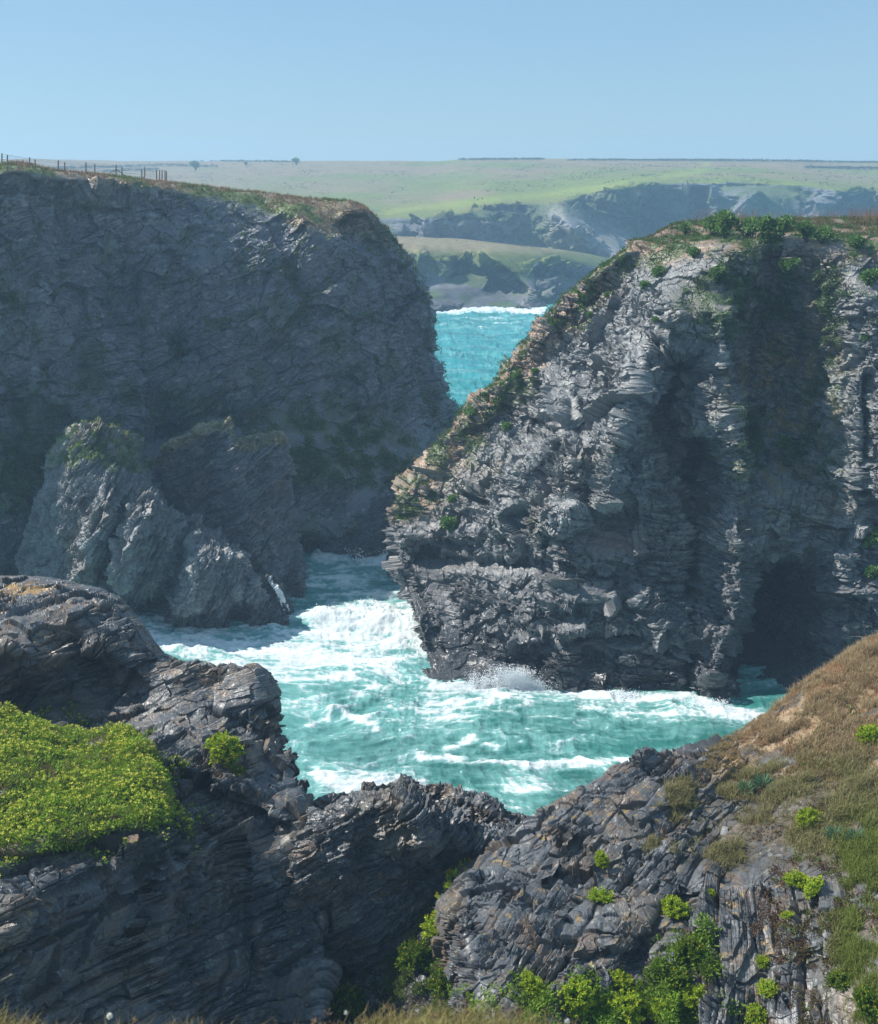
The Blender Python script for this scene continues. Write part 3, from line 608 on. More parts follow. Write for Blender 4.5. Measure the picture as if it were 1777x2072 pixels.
def f_rc(px, py, p):
    s = stroke
    o = 3.0 * s(px, py, [(1225, 800), (1215, 700), (1290, 830), (1240, 1000)], 16) * 0
    o += -2.6 * s(px, py, [(1240, 640), (1205, 760), (1190, 850)], 34)                          # gully left of the flute
    o += 1.7 * s(px, py, [(1268, 700), (1285, 800), (1240, 900), (1225, 1010)], 28)               # flute buttress
    o += 2.2 * s(px, py, [(1100, 760), (1120, 870), (1050, 950)], 26) + 1.8 * s(px, py, [(1150, 800), (1160, 920)], 14) - 1.6 * s(px, py, [(1090, 790), (1075, 880)], 8)
    o += -6.5 * s(px, py, [(1390, 760), (1360, 860), (1400, 960), (1440, 1000)], 50)                # dark hollow
    o += -4.2 * s(px, py, [(1435, 900), (1420, 1050), (1408, 1190)], 20) - 2.4 * s(px, py, [(1400, 1170), (1396, 1400)], 7)
    o += 3.4 * s(px, py, [(1448, 640), (1465, 780), (1492, 900), (1470, 1050), (1490, 1180)], 36) + 2.2 * s(px, py, [(1470, 1230), (1430, 1340)], 24)
    o += 1.6 * s(px, py, [(1340, 600), (1400, 690)], 34)
    o += -7.0 * ell(px, py, 1585, 740, 112, 205, 0, 3.4) * 1.0 - 1.5 * ell(px, py, 1600, 960, 70, 60)
    o += -14 * ell(px, py, 1592, 1310, 74, 160, 22, 4) - 3 * ell(px, py, 1560, 1180, 50, 50)
    o += 2.4 * s(px, py, [(1735, 600), (1725, 820), (1715, 1050)], 34) + 3.6 * s(px, py, [(1790, 640), (1790, 1000)], 40) - 2.2 * s(px, py, [(1740, 760), (1735, 980)], 8)
    o += 2.6 * s(px, py, [(1690, 1120), (1680, 1300)], 22) + 3 * ell(px, py, 1760, 1230, 70, 120)
    o += -1.3 * s(px, py, [(1110, 1090), (1108, 1300), (1090, 1390)], 9) + 1.3 * s(px, py, [(1000, 1200), (1060, 1220)], 30)
    o += -2.2 * s(px, py, [(820, 1180), (870, 1250), (880, 1330)], 16) - 1.8 * ell(px, py, 1060, 1350, 45, 28) - 2.6 * ell(px, py, 1200, 1345, 36, 34)
    o += 1.6 * s(px, py, [(820, 1080), (960, 1075)], 20) - 1.8 * s(px, py, [(860, 1130), (1100, 1150)], 14)
    o += .9 * s(px, py, [(1200, 1130), (1280, 1130)], 26) + 1.4 * s(px, py, [(1110, 1210), (1220, 1210)], 20) - 2.0 * ell(px, py, 1250, 1060, 90, 40) + 1.8 * ell(px, py, 1120, 1040, 70, 30)
    o += 1.5 * s(px, py, [(1050, 1290), (1180, 1260)], 14) + 1.6 * s(px, py, [(1290, 1200), (1380, 1300)], 26) - 1.4 * s(px, py, [(1150, 1310), (1300, 1290)], 12)
    return o
def d_rc(p, n):
    st = 1 - sst(n[:, 2], .55, .85)
    q = p + (np.stack([fbm(p, 6, 2, 301), fbm(p, 6, 2, 302), fbm(p, 6, 2, 303)], -1) - .5) * .9
    bed = (.10, -.05, .99)
    fr_ = frame(bed); g1, i1 = facets(q, (4.6, 3.8, 4.2), 36, fr_); g2, i2 = facets(q, (1.7, 1.5, 1.1), 37, fr_); g3, i3 = facets(p, (.7, .6, .35), 38, fr_)
    b1, r1, _ = blocks(q, bed, 1.5, 3.6, 3.2, 31, .15); b2, r2, f2 = blocks(q, bed, .55, 1.7, 1.5, 32, .12); b3, r3, _ = blocks(p, bed, .2, .8, .7, 33, .12)
    v1, rv, _ = blocks(q, (.9, .3, .12), 1.3, 2.6, 6.0, 34, .15)
    up = sst(p[:, 2], 12, 24); px, py, _ = proj(p); smooth = np.clip(ell(px, py, 1380, 660, 70, 80, 30, 4) + ell(px, py, 1620, 1020, 130, 90, 0, 4) + ell(px, py, 1180, 830, 60, 50) + ell(px, py, 1270, 760, 90, 150, 0, 4), 0, 1)
    d = 1.5 * (fbm(p, (5, 5, 6), 4, 304) - .5) + .9 * (ridg(q, (2.6, 2.6, 9), 3, 305) - .6) * (.2 + .65 * up) + 1.35 * g1 + .6 * g2 + .28 * g3 + (.42 - .15 * up) * b1 + (.48 * b2 + .24 * b3) * (.25 + 1.0 * sst(fbm(p, (5, 5, 4), 3, 309), .38, .58)) * (1 - .75 * smooth) * (.85 - .45 * up) + .35 * v1 * up + .25 * (fbm(p, (.8, .8, .3), 3, 306) - .5)
    return d * (.25 + .75 * st), .4 * r1 + .35 * r2 + .35 * r3
def c_rc(S):
    p, n, px, py = S.V, S.N, S.px, S.py
    C = rockcol(S, (.20, .205, .205), (.21, .175, .13), 5)
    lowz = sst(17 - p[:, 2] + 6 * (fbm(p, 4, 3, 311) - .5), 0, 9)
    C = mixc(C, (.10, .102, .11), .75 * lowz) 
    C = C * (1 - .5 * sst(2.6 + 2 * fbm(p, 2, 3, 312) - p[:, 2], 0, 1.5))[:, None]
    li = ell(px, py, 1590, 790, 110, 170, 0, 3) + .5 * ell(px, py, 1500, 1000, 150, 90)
    C = mixc(C, (.085, .085, .06), .6 * ell(px, py, 1590, 740, 110, 230, 0, 4)); C = mixc(C, (.23, .17, .045), .75 * np.clip(li, 0, 1) * sst(fbm(p, 1.1, 4, 313), .52, .62))  # the first tone darkens the recess: its shade painted into the colour
    C = mixc(C, (.24, .145, .10), .5 * ell(px, py, 1250, 1100, 60, 30))
    # brown soil along the slope and the top
    eg = [(1380, 470), (1262, 500), (1168, 575), (1104, 650), (1010, 765), (900, 890), (815, 1000)]
    d = dseg(px, py, eg); so_ = sst(70 + 60 * (fbm(p, 3, 4, 314) - .5) - d, 0, 40) * sst(n[:, 2], -.15, .35)
    so_ = np.maximum(so_, sst(p[:, 2] + 5 * (fbm(p, 2, 3, 319) - .5), 36.5, 38.5) * sst(n[:, 2], -.2, .3))
    C = C * (1 - so_[:, None]) + so_[:, None] * (np.array([.27, .185, .12])[None] * (.5 + fbm(p, (.7, .7, .3), 4, 315))[:, None])
    vg = np.maximum(sst(n[:, 2], .0, .4) * so_, ell(px, py, 1560, 600, 170, 85, 0, 4) * .9); vg = np.maximum(vg, .8 * ell(px, py, 1560, 900, 90, 60) + .7 * ell(px, py, 1650, 720, 40, 200)) * sst(fbm(p, 1.8, 4, 316), .45, .55)
    S.veg = vg
    return mixc(C, (.06, .11, .03), .85 * vg)
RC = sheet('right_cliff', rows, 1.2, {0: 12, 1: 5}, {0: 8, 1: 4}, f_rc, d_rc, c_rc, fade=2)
tag(RC.obj, kind='structure')

# ================================================================== FOREGROUND LEFT
FGC = (.105, .11, .116)
def lichen(S, C, s, a=1.0):
    p = S.V; up = sst(S.N[:, 2], -.1, .5)
    C = mixc(C, (.30, .30, .28), a * .6 * sst(fbm(p, .22, 3, s), .66, .72) * up * sst(fbm(p, 1.6, 3, s + 1), .45, .6))
    C = mixc(C, (.34, .22, .07), a * .6 * sst(fbm(p, .28, 3, s + 2), .68, .74) * up * sst(fbm(p, 2.2, 3, s + 3), .50, .62))
    C = mixc(C, (.16, .11, .075), a * .55 * sst(fbm(p, (1.1, 1.1, .4), 4, s + 4), .56, .68))
    return C
c = [-420, 0, 60, 150, 235, 335, 430, 520]
def frow(ys, Ys, e, b=(10, 7)):
    r = [P(x, y, Y) for x, y, Y in zip(c, ys, Ys)] + [P(*e)]
    r.append(r[-1] + np.array([-.6, 2.2, -.5])); r.append(r[-2] + np.array([-5, b[1], -3])); return r
rows = [
    [W(x, 78, -2) for x in np.linspace(-40, -15, 11)],
    [P(x, y, Y) for x, y, Y in zip(c, [1200, 1200, 1200, 1215, 1245, 1345, 1365, 1385], [70, 70, 69, 68, 66, 62, 60, 59])] + [P(540, 1420, 60), P(530, 1425, 62), P(500, 1440, 64)],
    frow([1188, 1190, 1192, 1206, 1234, 1328, 1345, 1362], [64, 63, 62.5, 61.5, 60.5, 58.5, 57.5, 56.5], (556, 1400, 57)),
    frow([1300, 1300, 1300, 1300, 1310, 1352, 1372, 1395], [55, 55.5, 56, 57.4, 58.3, 57.6, 56.5, 55.5], (563, 1428, 56.5)),
    frow([1410, 1415, 1420, 1405, 1385, 1380, 1400, 1425], [58.5, 58.3, 58.2, 58.0, 58, 56.8, 55.8, 54.8], (563, 1470, 55.5)),
    frow([1455, 1460, 1462, 1460, 1455, 1450, 1460, 1480], [55, 55, 55, 55, 55, 54.5, 54, 53.5], (566, 1515, 54.5)),
    frow([1520, 1520, 1520, 1520, 1520, 1530, 1540, 1555], [50, 50, 50, 50, 50, 50.5, 51.3, 51.8], (585, 1555, 53)),
    frow([1600, 1600, 1600, 1600, 1600, 1605, 1610, 1620], [45.5, 45.5, 45.5, 45.5, 46, 47, 49, 50], (610, 1605, 51)),
    frow([1700, 1695, 1690, 1685, 1680, 1675, 1680, 1685], [41.5, 41.5, 42, 42, 42.3, 43, 47, 48.5], (630, 1660, 49.5)),
    frow([1845, 1832, 1808, 1772, 1738, 1712, 1765, 1760], [36.6, 37.1, 38, 39.2, 40.4, 41.6, 46, 47.5], (645, 1730, 48.5)),
    frow([1910, 1900, 1880, 1850, 1830, 1815, 1870, 1860], [36, 36.9, 38.6, 41.0, 42.4, 43.8, 46.0, 47], (655, 1830, 47.5)),
    frow([1970, 1970, 1965, 1960, 1955, 1950, 1970, 1960], [35.4, 36.6, 38.2, 40.8, 42.4, 43.8, 45.2, 46], (650, 1940, 45)),
    frow([2110, 2110, 2110, 2110, 2110, 2110, 2110, 2110], [34.6, 36, 37.4, 40, 41.4, 42.6, 43.6, 44], (640, 2110, 41)),
    frow([2260] * 8, [34, 35.4, 36.8, 39, 40.4, 41.6, 42.4, 43], (640, 2260, 40)),
]
def f_fl(px, py, p):
    s = stroke
    o = .9 * s(px, py, [(0, 1260), (110, 1330)], 35) - 1.0 * s(px, py, [(130, 1300), (200, 1370)], 22) + .6 * s(px, py, [(200, 1290), (300, 1370)], 20)
    o += -.5 * s(px, py, [(260, 1470), (330, 1560), (420, 1600)], 7) + .7 * s(px, py, [(440, 1560), (520, 1600), (580, 1640)], 20) - 1.4 * s(px, py, [(350, 1590), (430, 1640), (560, 1680)], 20)
    o += -1.1 * s(px, py, [(470, 1700), (480, 1850), (500, 1960)], 22) - .5 * s(px, py, [(430, 1440), (560, 1500)], 8) + .5 * s(px, py, [(40, 1800), (60, 1900)], 40)
    o += -.6 * s(px, py, [(300, 1740), (250, 1900)], 30) + .5 * s(px, py, [(350, 1780), (330, 2000)], 30)
    return o
def d_fl(p, n):
    q = p + (np.stack([fbm(p, 4, 2, 401), fbm(p, 4, 2, 402), fbm(p, 4, 2, 403)], -1) - .5) * .15
    bed = (-.34, .34, .87)
    b1, r1, _ = blocks(q, bed, 1.0, 5.0, 2.6, 41, .06); b2, r2, _ = blocks(q, bed, .34, 2.6, 1.1, 42, .06); b3, r3, _ = blocks(p, bed, .13, 1.1, .5, 43, .06)
    fr_ = frame(bed); g1, i1 = facets(q, (3.2, 2.6, 1.8), 47, fr_); g2, i2 = facets(q, (1.1, .9, .5), 48, fr_)
    d = .5 * (fbm(p, 3, 3, 404) - .5) + .45 * g1 + .12 * g2 + .48 * b1 + (.32 * b2 + .12 * b3) * (.12 + 1.1 * sst(fbm(p, 2.2, 3, 409), .42, .58)) + .08 * (fbm(p, .3, 3, 405) - .5)
    return d, .35 * r1 + .35 * r2 + .4 * r3
def c_fl(S):
    p, n, px, py = S.V, S.N, S.px, S.py
    C = rockcol(S, FGC, (.19, .145, .10), 6, .35)
    C = mixc(C, (.22, .17, .135), .4 * sst(fbm(p, .8, 4, 411), .55, .68) * sst(1640 - py, 0, 200))
    C = mixc(C, (.42, .25, .07), .75 * sst(fbm(p, .5, 4, 412) + .5 * ell(px, py, 40, 1192, 90, 14), .80, .90))
    C = lichen(S, C, 700)
    S.dry = soil = np.clip(ell(px, py, 120, 1600, 290, 150, 8, 5) + ell(px, py, 470, 1610, 60, 18), 0, 1)
    C = mixc(C, (.035, .03, .022), .85 * soil)
    return C
FL = sheet('left_rocks', rows, 1.15, {0: 14, 1: 1, 12: 4}, {0: 5, 8: 2, 9: 4}, f_fl, d_fl, c_fl, M_FG, fade=2)
tag(FL.obj, kind='structure')

# mound under the samphire carpet
xs = [-400, 0, 80, 160, 240, 300, 345]
rows = [[P(x, y, Y) - np.array([0, 0, 1.5]) for x, y, Y in zip(xs, [1450, 1455, 1480, 1490, 1490, 1530, 1600], [53, 53, 53, 53, 52.5, 50, 47])],
        [P(x, y, Y) for x, y, Y in zip(xs, [1430, 1448, 1478, 1486, 1484, 1530, 1640], [51, 51, 51, 51, 50.5, 48, 44])],
        [P(x, y, Y) for x, y, Y in zip(xs, [1520, 1520, 1525, 1530, 1530, 1565, 1650], [47, 47, 47.2, 47.5, 47.5, 46, 43.7])],
        [P(x, y, Y) for x, y, Y in zip(xs, [1620, 1615, 1610, 1610, 1605, 1610, 1658], [42.8, 42.8, 43, 43.3, 43.6, 44, 43.4])],
        [P(x, y, Y) for x, y, Y in zip(xs, [1725, 1718, 1705, 1690, 1675, 1668, 1668], [39.6, 39.7, 40, 40.6, 41.2, 42, 43])],
        [P(x, y + 25, Y + .4) for x, y, Y in zip(xs, [1725, 1718, 1705, 1690, 1675, 1668, 1668], [39.6, 39.7, 40, 40.6, 41.2, 42, 43])]]
def c_md(S):
    p = S.V; C = np.array([.075, .085, .03])[None] * (.5 + fbm(p, .5, 4, 420))[:, None]
    return mixc(C, (.17, .14, .07), .5 * sst(fbm(p, .9, 3, 421), .5, .6))
MD = sheet('grass_bank', rows, 2.0, {}, {}, None, lambda p, n: (.9 * (fbm(p, 1.5, 3, 422) - .5), None), c_md, M_FG)
tag(MD.obj, kind='structure')

# ================================================================== HUMP, GULLY, RIGHT FOREGROUND
rows = [
    ringrow([(600, 1690, 51), (660, 1660, 50.5), (740, 1625, 50), (820, 1615, 50), (890, 1635, 50), (950, 1680, 50.5), (1040, 1700, 51)], 4),
    ringrow([(590, 1680, 50), (655, 1636, 49), (732, 1606, 48.4), (820, 1597, 48.2), (885, 1618, 48.4), (940, 1660, 48.6), (1050, 1690, 49)], 5),
    ringrow([(590, 1720, 48.5), (655, 1675, 47.6), (732, 1650, 47), (815, 1640, 46.8), (885, 1660, 46.8), (950, 1700, 47), (1060, 1720, 47)], 6),
    ringrow([(590, 1790, 47), (655, 1770, 47.2), (732, 1750, 47.4), (815, 1745, 47.6), (890, 1750, 47.8), (960, 1760, 47.8), (1060, 1770, 47)], 7),
    ringrow([(590, 1960, 46.8), (655, 1960, 47), (732, 1960, 47.2), (815, 1960, 47.3), (900, 1950, 47), (970, 1950, 46), (1060, 1950, 45)], 7),
]
def c_hp(S):
    C = rockcol(S, FGC, (.17, .14, .10), 7, .35); return lichen(S, C, 720)
HP = sheet('rock_hump', rows, 1.15, {}, {0: 5, 1: 3, 9: 3, 10: 5}, lambda px, py, p: .8 * stroke(px, py, [(840, 1610), (860, 1700)], 30) - .6 * stroke(px, py, [(740, 1660), (730, 1800)], 22), mk_disp((-.55, .15, .83), .6, .42, 430, .8, 2.4), c_hp, M_FG)
tag(HP.obj, kind='structure')

ysr = [1640, 1720, 1800, 1880, 1960, 2040, 2140, 2260]
xsr = [380, 480, 580, 680, 780, 880, 980, 1080, 1200, 1340]
def gY(x, y):
    a = np.interp(y, [1640, 1720, 1800, 1880, 1960, 2040, 2140, 2260], [52.5, 51.5, 50.5, 49.5, 48, 46, 44, 42.5])
    b = np.interp(y, [1640, 1720, 1800, 1880, 1960, 2040, 2140, 2260], [51, 48, 45, 42.6, 40, 37.4, 35, 33])
    return a + (b - a) * float(sst(np.array(float(x)), 680, 1120))
rows = [[P(x, y, gY(x, y)) for x in xsr] for y in ysr]
def c_gl(S):
    p, n, px, py = S.V, S.N, S.px, S.py
    C = rockcol(S, (.06, .062, .066), (.055, .045, .03), 8, .3)  # darker than the slate around it: gully shade put into the base colour
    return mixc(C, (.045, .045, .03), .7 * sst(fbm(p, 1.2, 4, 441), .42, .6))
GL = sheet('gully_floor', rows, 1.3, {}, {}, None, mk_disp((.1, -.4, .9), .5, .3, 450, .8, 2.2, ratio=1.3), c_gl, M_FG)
tag(GL.obj, kind='structure')

Xs = [1015, 1050, 1100, 1180, 1300, 1420, 1540, 1660, 1780, 1900, 2250, 2900]
sil = [1712, 1686, 1642, 1598, 1533, 1510, 1455, 1368, 1298, 1235, 1130, 1050]
sY = [46.2, 47, 47.5, 48.5, 49.5, 50, 51, 52, 53, 54, 55, 56]
fr = [0, .12, .28, .46, .64, .8, 1.0]
yb, Ybm = 2140, [33.2, 33, 33.6, 34.2, 34.6, 34.6, 34.2, 33.2, 32, 31, 29.5, 28]
prof = [0, .17, .38, .58, .76, .89, 1.0]
rows = [[W(x, 68, -2) for x in list(np.linspace(4, 34, 10)) + [52, 75]], [P(x, y + 34, Y + 2.6) for x, y, Y in zip(Xs, sil, sY)]]
lx = [0, -45, -80, -70, -45, -30, -10]
for k, (f, g) in enumerate(zip(fr, prof)):
    rows.append([P(x + (lx[k] if i < 2 else lx[k] * .4 if i == 2 else 0), y + (yb - y) * f, Y + (Yb_ - Y) * g) for i, (x, y, Y, Yb_) in enumerate(zip(Xs, sil, sY, Ybm))])
rows.append([P(x, 2290, Y - .6) for x, Y in zip(Xs, Ybm)])
def f_fr(px, py, p):
    s = stroke
    o = 1.0 * s(px, py, [(1120, 1660), (1230, 1620), (1330, 1600)], 34) + .9 * s(px, py, [(1040, 1740), (1180, 1760)], 30) - .7 * s(px, py, [(1180, 1700), (1110, 1790)], 8)
    o += -.8 * s(px, py, [(1230, 1840), (1220, 1960)], 12) - 2.0 * s(px, py, [(1380, 1860), (1310, 1960), (1280, 2072)], 34) - .9 * s(px, py, [(1430, 1830), (1400, 1900)], 16)
    o += 1.3 * s(px, py, [(1500, 1840), (1460, 1950), (1440, 2060)], 34) + 1.2 * s(px, py, [(1600, 1800), (1640, 1880)], 34) - 1.2 * s(px, py, [(1700, 1860), (1700, 2072)], 26)
    o += .8 * s(px, py, [(1740, 1700), (1777, 2000)], 40) - .7 * s(px, py, [(1440, 1660), (1480, 1720)], 26) + .5 * s(px, py, [(1280, 1700), (1380, 1680)], 26)
    o += -.7 * s(px, py, [(1150, 1880), (1350, 1850)], 12) + .5 * s(px, py, [(1380, 1600), (1480, 1580)], 30)
    return o
def rightmask(px, py): return sst(px - (1395 + (py - 1800) * -.25), -30, 70) * sst(py, 1700, 1790)
def d_fr(p, n):
    px, py, _ = proj(p); m = rightmask(px, py)
    cen = p.mean(0); q = p + (np.stack([fbm(p, 3.5, 2, 461), fbm(p, 3.5, 2, 462), fbm(p, 3.5, 2, 463)], -1) - .5) * .18
    A = np.array(U((-.58, .28, .76)))[None] * (1 - m[:, None]) + np.array(U((-.93, .12, .30)))[None] * m[:, None]
    ref = P(1420, 1830, 40)
    def wv(z): return ((z - ref) * A).sum(1)
    soft = np.clip(sst(px - (1480 + (1600 - py) * .4), -60, 60) * sst(1800 - py, 0, 60) + sst(px, 1690, 1740), 0, 1)
    b1, r1, _ = blocks(q, (-.74, .22, .62), .85, 4.8, 2.2, 44, .06, wv(q)); b2, r2, _ = blocks(q, (-.74, .22, .62), .30, 2.4, .95, 45, .06, wv(q)); b3, r3, _ = blocks(p, (-.74, .22, .62), .115, 1.1, .42, 46, .06, wv(p))
    fr_ = frame((-.6, .25, .75)); g1, i1 = facets(q, (3.0, 2.4, 1.5), 467, fr_); g2, i2 = facets(q, (1.0, .8, .42), 468, fr_)
    d = .45 * (fbm(p, 2.5, 3, 464) - .5) + (.4 * g1 + .12 * g2) * (1 - .5 * m) + (.44 + .2 * m) * b1 + ((.28 + .02 * m) * b2 + .11 * b3) * (.12 + 1.15 * sst(fbm(p, 2.0, 3, 469), .42, .58)) + .07 * (fbm(p, .25, 3, 465) - .5)
    return d * (1 - .7 * soft) + soft * .5 * (fbm(p, 1.4, 4, 466) - .5), .35 * r1 + .35 * r2 + .4 * r3
def grassmask(S):
    p, px, py = S.V, S.px, S.py
    g = np.zeros(len(px))
    for (x, y, rx_, ry_, a) in ((1340, 1690, 80, 34, 0), (1400, 1610, 90, 26, -8), (1470, 1590, 90, 30, 0), (1470, 1725, 40, 30, 10), (1540, 1650, 50, 20, 0), (1600, 1580, 80, 40, -20), (1690, 1500, 110, 70, -30),
                            (1740, 1640, 70, 80, 0), (1745, 1800, 60, 200, 8), (1660, 1690, 60, 40, 0), (1620, 1700, 30, 30, 0), (1755, 1960, 50, 120, 0), (1580, 1480, 60, 34, -30), (1680, 1380, 110, 50, -32), (1777, 1330, 90, 60, 0)):
        g = np.maximum(g, ell(px, py, x, y, rx_, ry_, a, 5))
    return g * sst(fbm(p, 1.1, 4, 471) + .10 * sst(px, 1600, 1700), .46, .54)
def c_fr(S):
    p, n, px, py = S.V, S.N, S.px, S.py
    C = lichen(S, rockcol(S, FGC, (.18, .145, .105), 9, .35), 740)
    soft = np.clip(sst(px - (1440 + (1600 - py) * .5), -40, 60) * sst(1790 - py, 0, 50), 0, 1)
    sl = sst(px - (1450 + (1540 - py) * .9), -30, 40) * sst(1600 - py, 0, 60)
    C = mixc(C, (.10, .085, .06), .6 * soft * sst(fbm(p, .7, 4, 472), .38, .55))
    C = mixc(C, (.34, .25, .16), .9 * sl * sst(fbm(p, 1.0, 3, 474), .38, .55))
    S.g = grassmask(S); S.dry = np.maximum(np.maximum(soft, sl), S.g)
    C = mixc(C, (.11, .105, .045), .85 * S.g)
    return C
FR = sheet('right_rocks', [[r_[0] + np.array([-.9 if q_ else 0, 3.2 if q_ else 0, -2.4 if q_ else 0])] + list(r_) for q_, r_ in enumerate(rows)], 1.12, {0: 14, 1: 1, 8: 4}, {9: 1, 10: 5, 11: 10}, f_fr, d_fr, c_fr, M_FG, fade=2)
tag(FR.obj, kind='structure')

# bank under the camera
rows = []
for (Y, z) in ((7.4, 36.0), (6.9, 39.0), (6.4, 40.06), (5.6, 40.6), (3.5, 41.4), (0, 43), (-8, 43.5)):
    rows.append([W(x, Y + .35 * math.sin(x * 1.3), z + float(np.interp(x, [-5, -2.2, -1.4, -.7, 0, .6, 2.2], [-.15, -.10, .10, .02, -.03, -.30, -1.0]))) for x in np.linspace(-5, 5, 15)])
BK = sheet('near_bank', rows, 6, {5: 8, 4: 4}, {}, None, lambda p, n: (.12 * (fbm(p, .5, 3, 5) - .5), None), lambda S: np.array([.14, .13, .045])[None] * (.6 + .8 * fbm(S.V, .2, 3, 6))[:, None], M_FAR)
tag(BK.obj, kind='structure')

# ================================================================== HAZE
import bmesh
def haze():
    V = [(x, y, z) for x in (-1150, 1150) for y in (-20, 1650) for z in (-8, 75)]
    F = [(0, 1, 3, 2), (4, 6, 7, 5), (0, 4, 5, 1), (2, 3, 7, 6), (0, 2, 6, 4), (1, 5, 7, 3)]
    m = bpy.data.materials.new('sea_haze'); m.use_nodes = True; t = m.node_tree; t.nodes.remove(t.nodes['Principled BSDF'])
    v = t.nodes.new('ShaderNodeVolumePrincipled'); v.inputs['Color'].default_value = (.50, .74, 1, 1); v.inputs['Density'].default_value = HAZE_D; v.inputs['Anisotropy'].default_value = .2
    lk(t, v.outputs[0], t.nodes['Material Output'].inputs['Volume'])
    o = mesh_obj('haze', V, F, m); tag(o, kind='stuff'); o.display_type = 'WIRE'
HAZE_D = 0.00052
haze()
# ================================================================== PLANTS
def rot_rand(n, rg):
    v = rg.normal(size=(n, 3)); return v / np.linalg.norm(v, axis=1, keepdims=True)
def vnorm(a): return a / np.maximum(np.linalg.norm(a, axis=1, keepdims=True), 1e-9)
def blades(pts, up, h, wd, n, col, rg, lean=.5, var=.35, tipc=None):
    """grass: n blades per point, each two bent triangles"""
    N = len(pts); pts = np.repeat(pts, n, 0); up = np.repeat(up, n, 0); col = np.repeat(np.atleast_2d(col) if len(np.atleast_2d(col)) == N else np.repeat(np.atleast_2d(col), N, 0), n, 0)
    M = len(pts); hh = (np.repeat(h, n) if hasattr(h, '__len__') else np.full(M, h)) * (.5 + rg.random(M) * .9)
    side = vnorm(np.cross(rot_rand(M, rg), up)); dr = vnorm(np.cross(side, up)) * (rg.random(M)[:, None] - .3) * lean
    base = pts + side * 0 + rot_rand(M, rg) * np.array([1, 1, .2]) * (hh * .35)[:, None]
    s = side * wd / 2; mid = base + (up + dr * .5) * (hh * .55)[:, None]; tip = base + (up * .9 + dr * 1.5) * hh[:, None]
    V = np.stack([base - s, base + s, mid + s * .8, mid - s * .8, tip], 1).reshape(-1, 3)
    o = np.arange(M)[:, None] * 5
    F = np.concatenate([o + [0, 1, 2], o + [0, 2, 3], o + [3, 2, 4]])
    k = 1 + var * (rg.random(M) * 2 - 1)
    c = col * k[:, None]; C = np.repeat(c[:, None], 5, 1)
    if tipc is not None: C[:, 4] = np.array(tipc) * k[:, None]; C[:, 2:4] = (C[:, 2:4] + np.array(tipc) * k[:, None, None]) / 2
    return V, F, C.reshape(-1, 3)
def leaves(cen, dirs, ln, wd, col, rg, var=.3):
    """one folded leaf (two triangles) at each centre"""
    M = len(cen); side = vnorm(np.cross(rot_rand(M, rg), dirs)); nrm = np.cross(side, dirs)
    ln = np.broadcast_to(ln, (M,))[:, None]; wd = np.broadcast_to(wd, (M,))[:, None]
    a = cen; b = cen + dirs * ln * .55 + side * wd * .5 + nrm * wd * .15; c = cen + dirs * ln; d = cen + dirs * ln * .55 - side * wd * .5 + nrm * wd * .15
    V = np.stack([a, b, c, d], 1).reshape(-1, 3); o = np.arange(M)[:, None] * 4
    F = np.concatenate([o + [0, 1, 2], o + [0, 2, 3]])
    k = 1 + var * (rg.random(M) * 2 - 1); c_ = (np.broadcast_to(np.atleast_2d(col), (M, 3)) * k[:, None])
    return V, F, np.repeat(c_, 4, 0)
def join(parts):
    Vs, Fs, Cs, o = [], [], [], 0
    for V, F, C in parts: Vs.append(V); Fs.append(F + o); Cs.append(C); o += len(V)
    return np.concatenate(Vs), np.concatenate(Fs), np.concatenate(Cs)
def emit(name, parts, mat, parent=None):
    V, F, C = join(parts); return mesh_obj(name, V, F, mat, parent, col=np.clip(C, 0.002, 1))
def pick(S, mask, n, rg, front=True):
    wgt = mask * (S.d ** 2); 
    if front: wgt = wgt * ((S.N * (S.V - np.array([0, 0, CAMH]))).sum(1) < S.d * .25) * (S.px > -60) * (S.px < 1840) * (S.py < 2110)
    V = S.V.reshape(*S.shape, 3); e1 = np.linalg.norm(np.gradient(V, axis=0), axis=2).ravel(); e2 = np.linalg.norm(np.gradient(V, axis=1), axis=2).ravel()
    wgt = mask * np.minimum(e1 * e2, 4.0) * (wgt > 0); cs = np.cumsum(wgt); 
    if cs[-1] <= 0: return np.zeros(0, int)
    return np.clip(np.searchsorted(cs, rg.random(n) * cs[-1]), 0, len(S.V) - 1)
def upv(N, k=.5): return vnorm(N * k + np.array([0, 0, 1.0]) * (1 - k))
def clumps(pts, up, rad, nl, ls, col, rg, var=.35, squash=.7):
    """leafy cushions"""
    M = len(pts); P_ = np.repeat(pts, nl, 0); U_ = np.repeat(up, nl, 0); r_ = np.repeat(np.broadcast_to(rad, (M,)), nl)
    col = np.repeat(np.broadcast_to(np.atleast_2d(col), (M, 3)), nl, 0)
    d = rot_rand(M * nl, rg); neg = (d * U_).sum(1) < 0; d[neg] *= -1
    k = rg.random(M * nl) ** .4
    cen = P_ + (d - U_ * ((d * U_).sum(1) * (1 - squash))[:, None]) * (r_ * k)[:, None]
    return leaves(cen, vnorm(d + .6 * rot_rand(M * nl, rg)), ls * (.6 + .8 * rg.random(M * nl)), ls * .5, col, rg, var)
rg = np.random.default_rng(5)

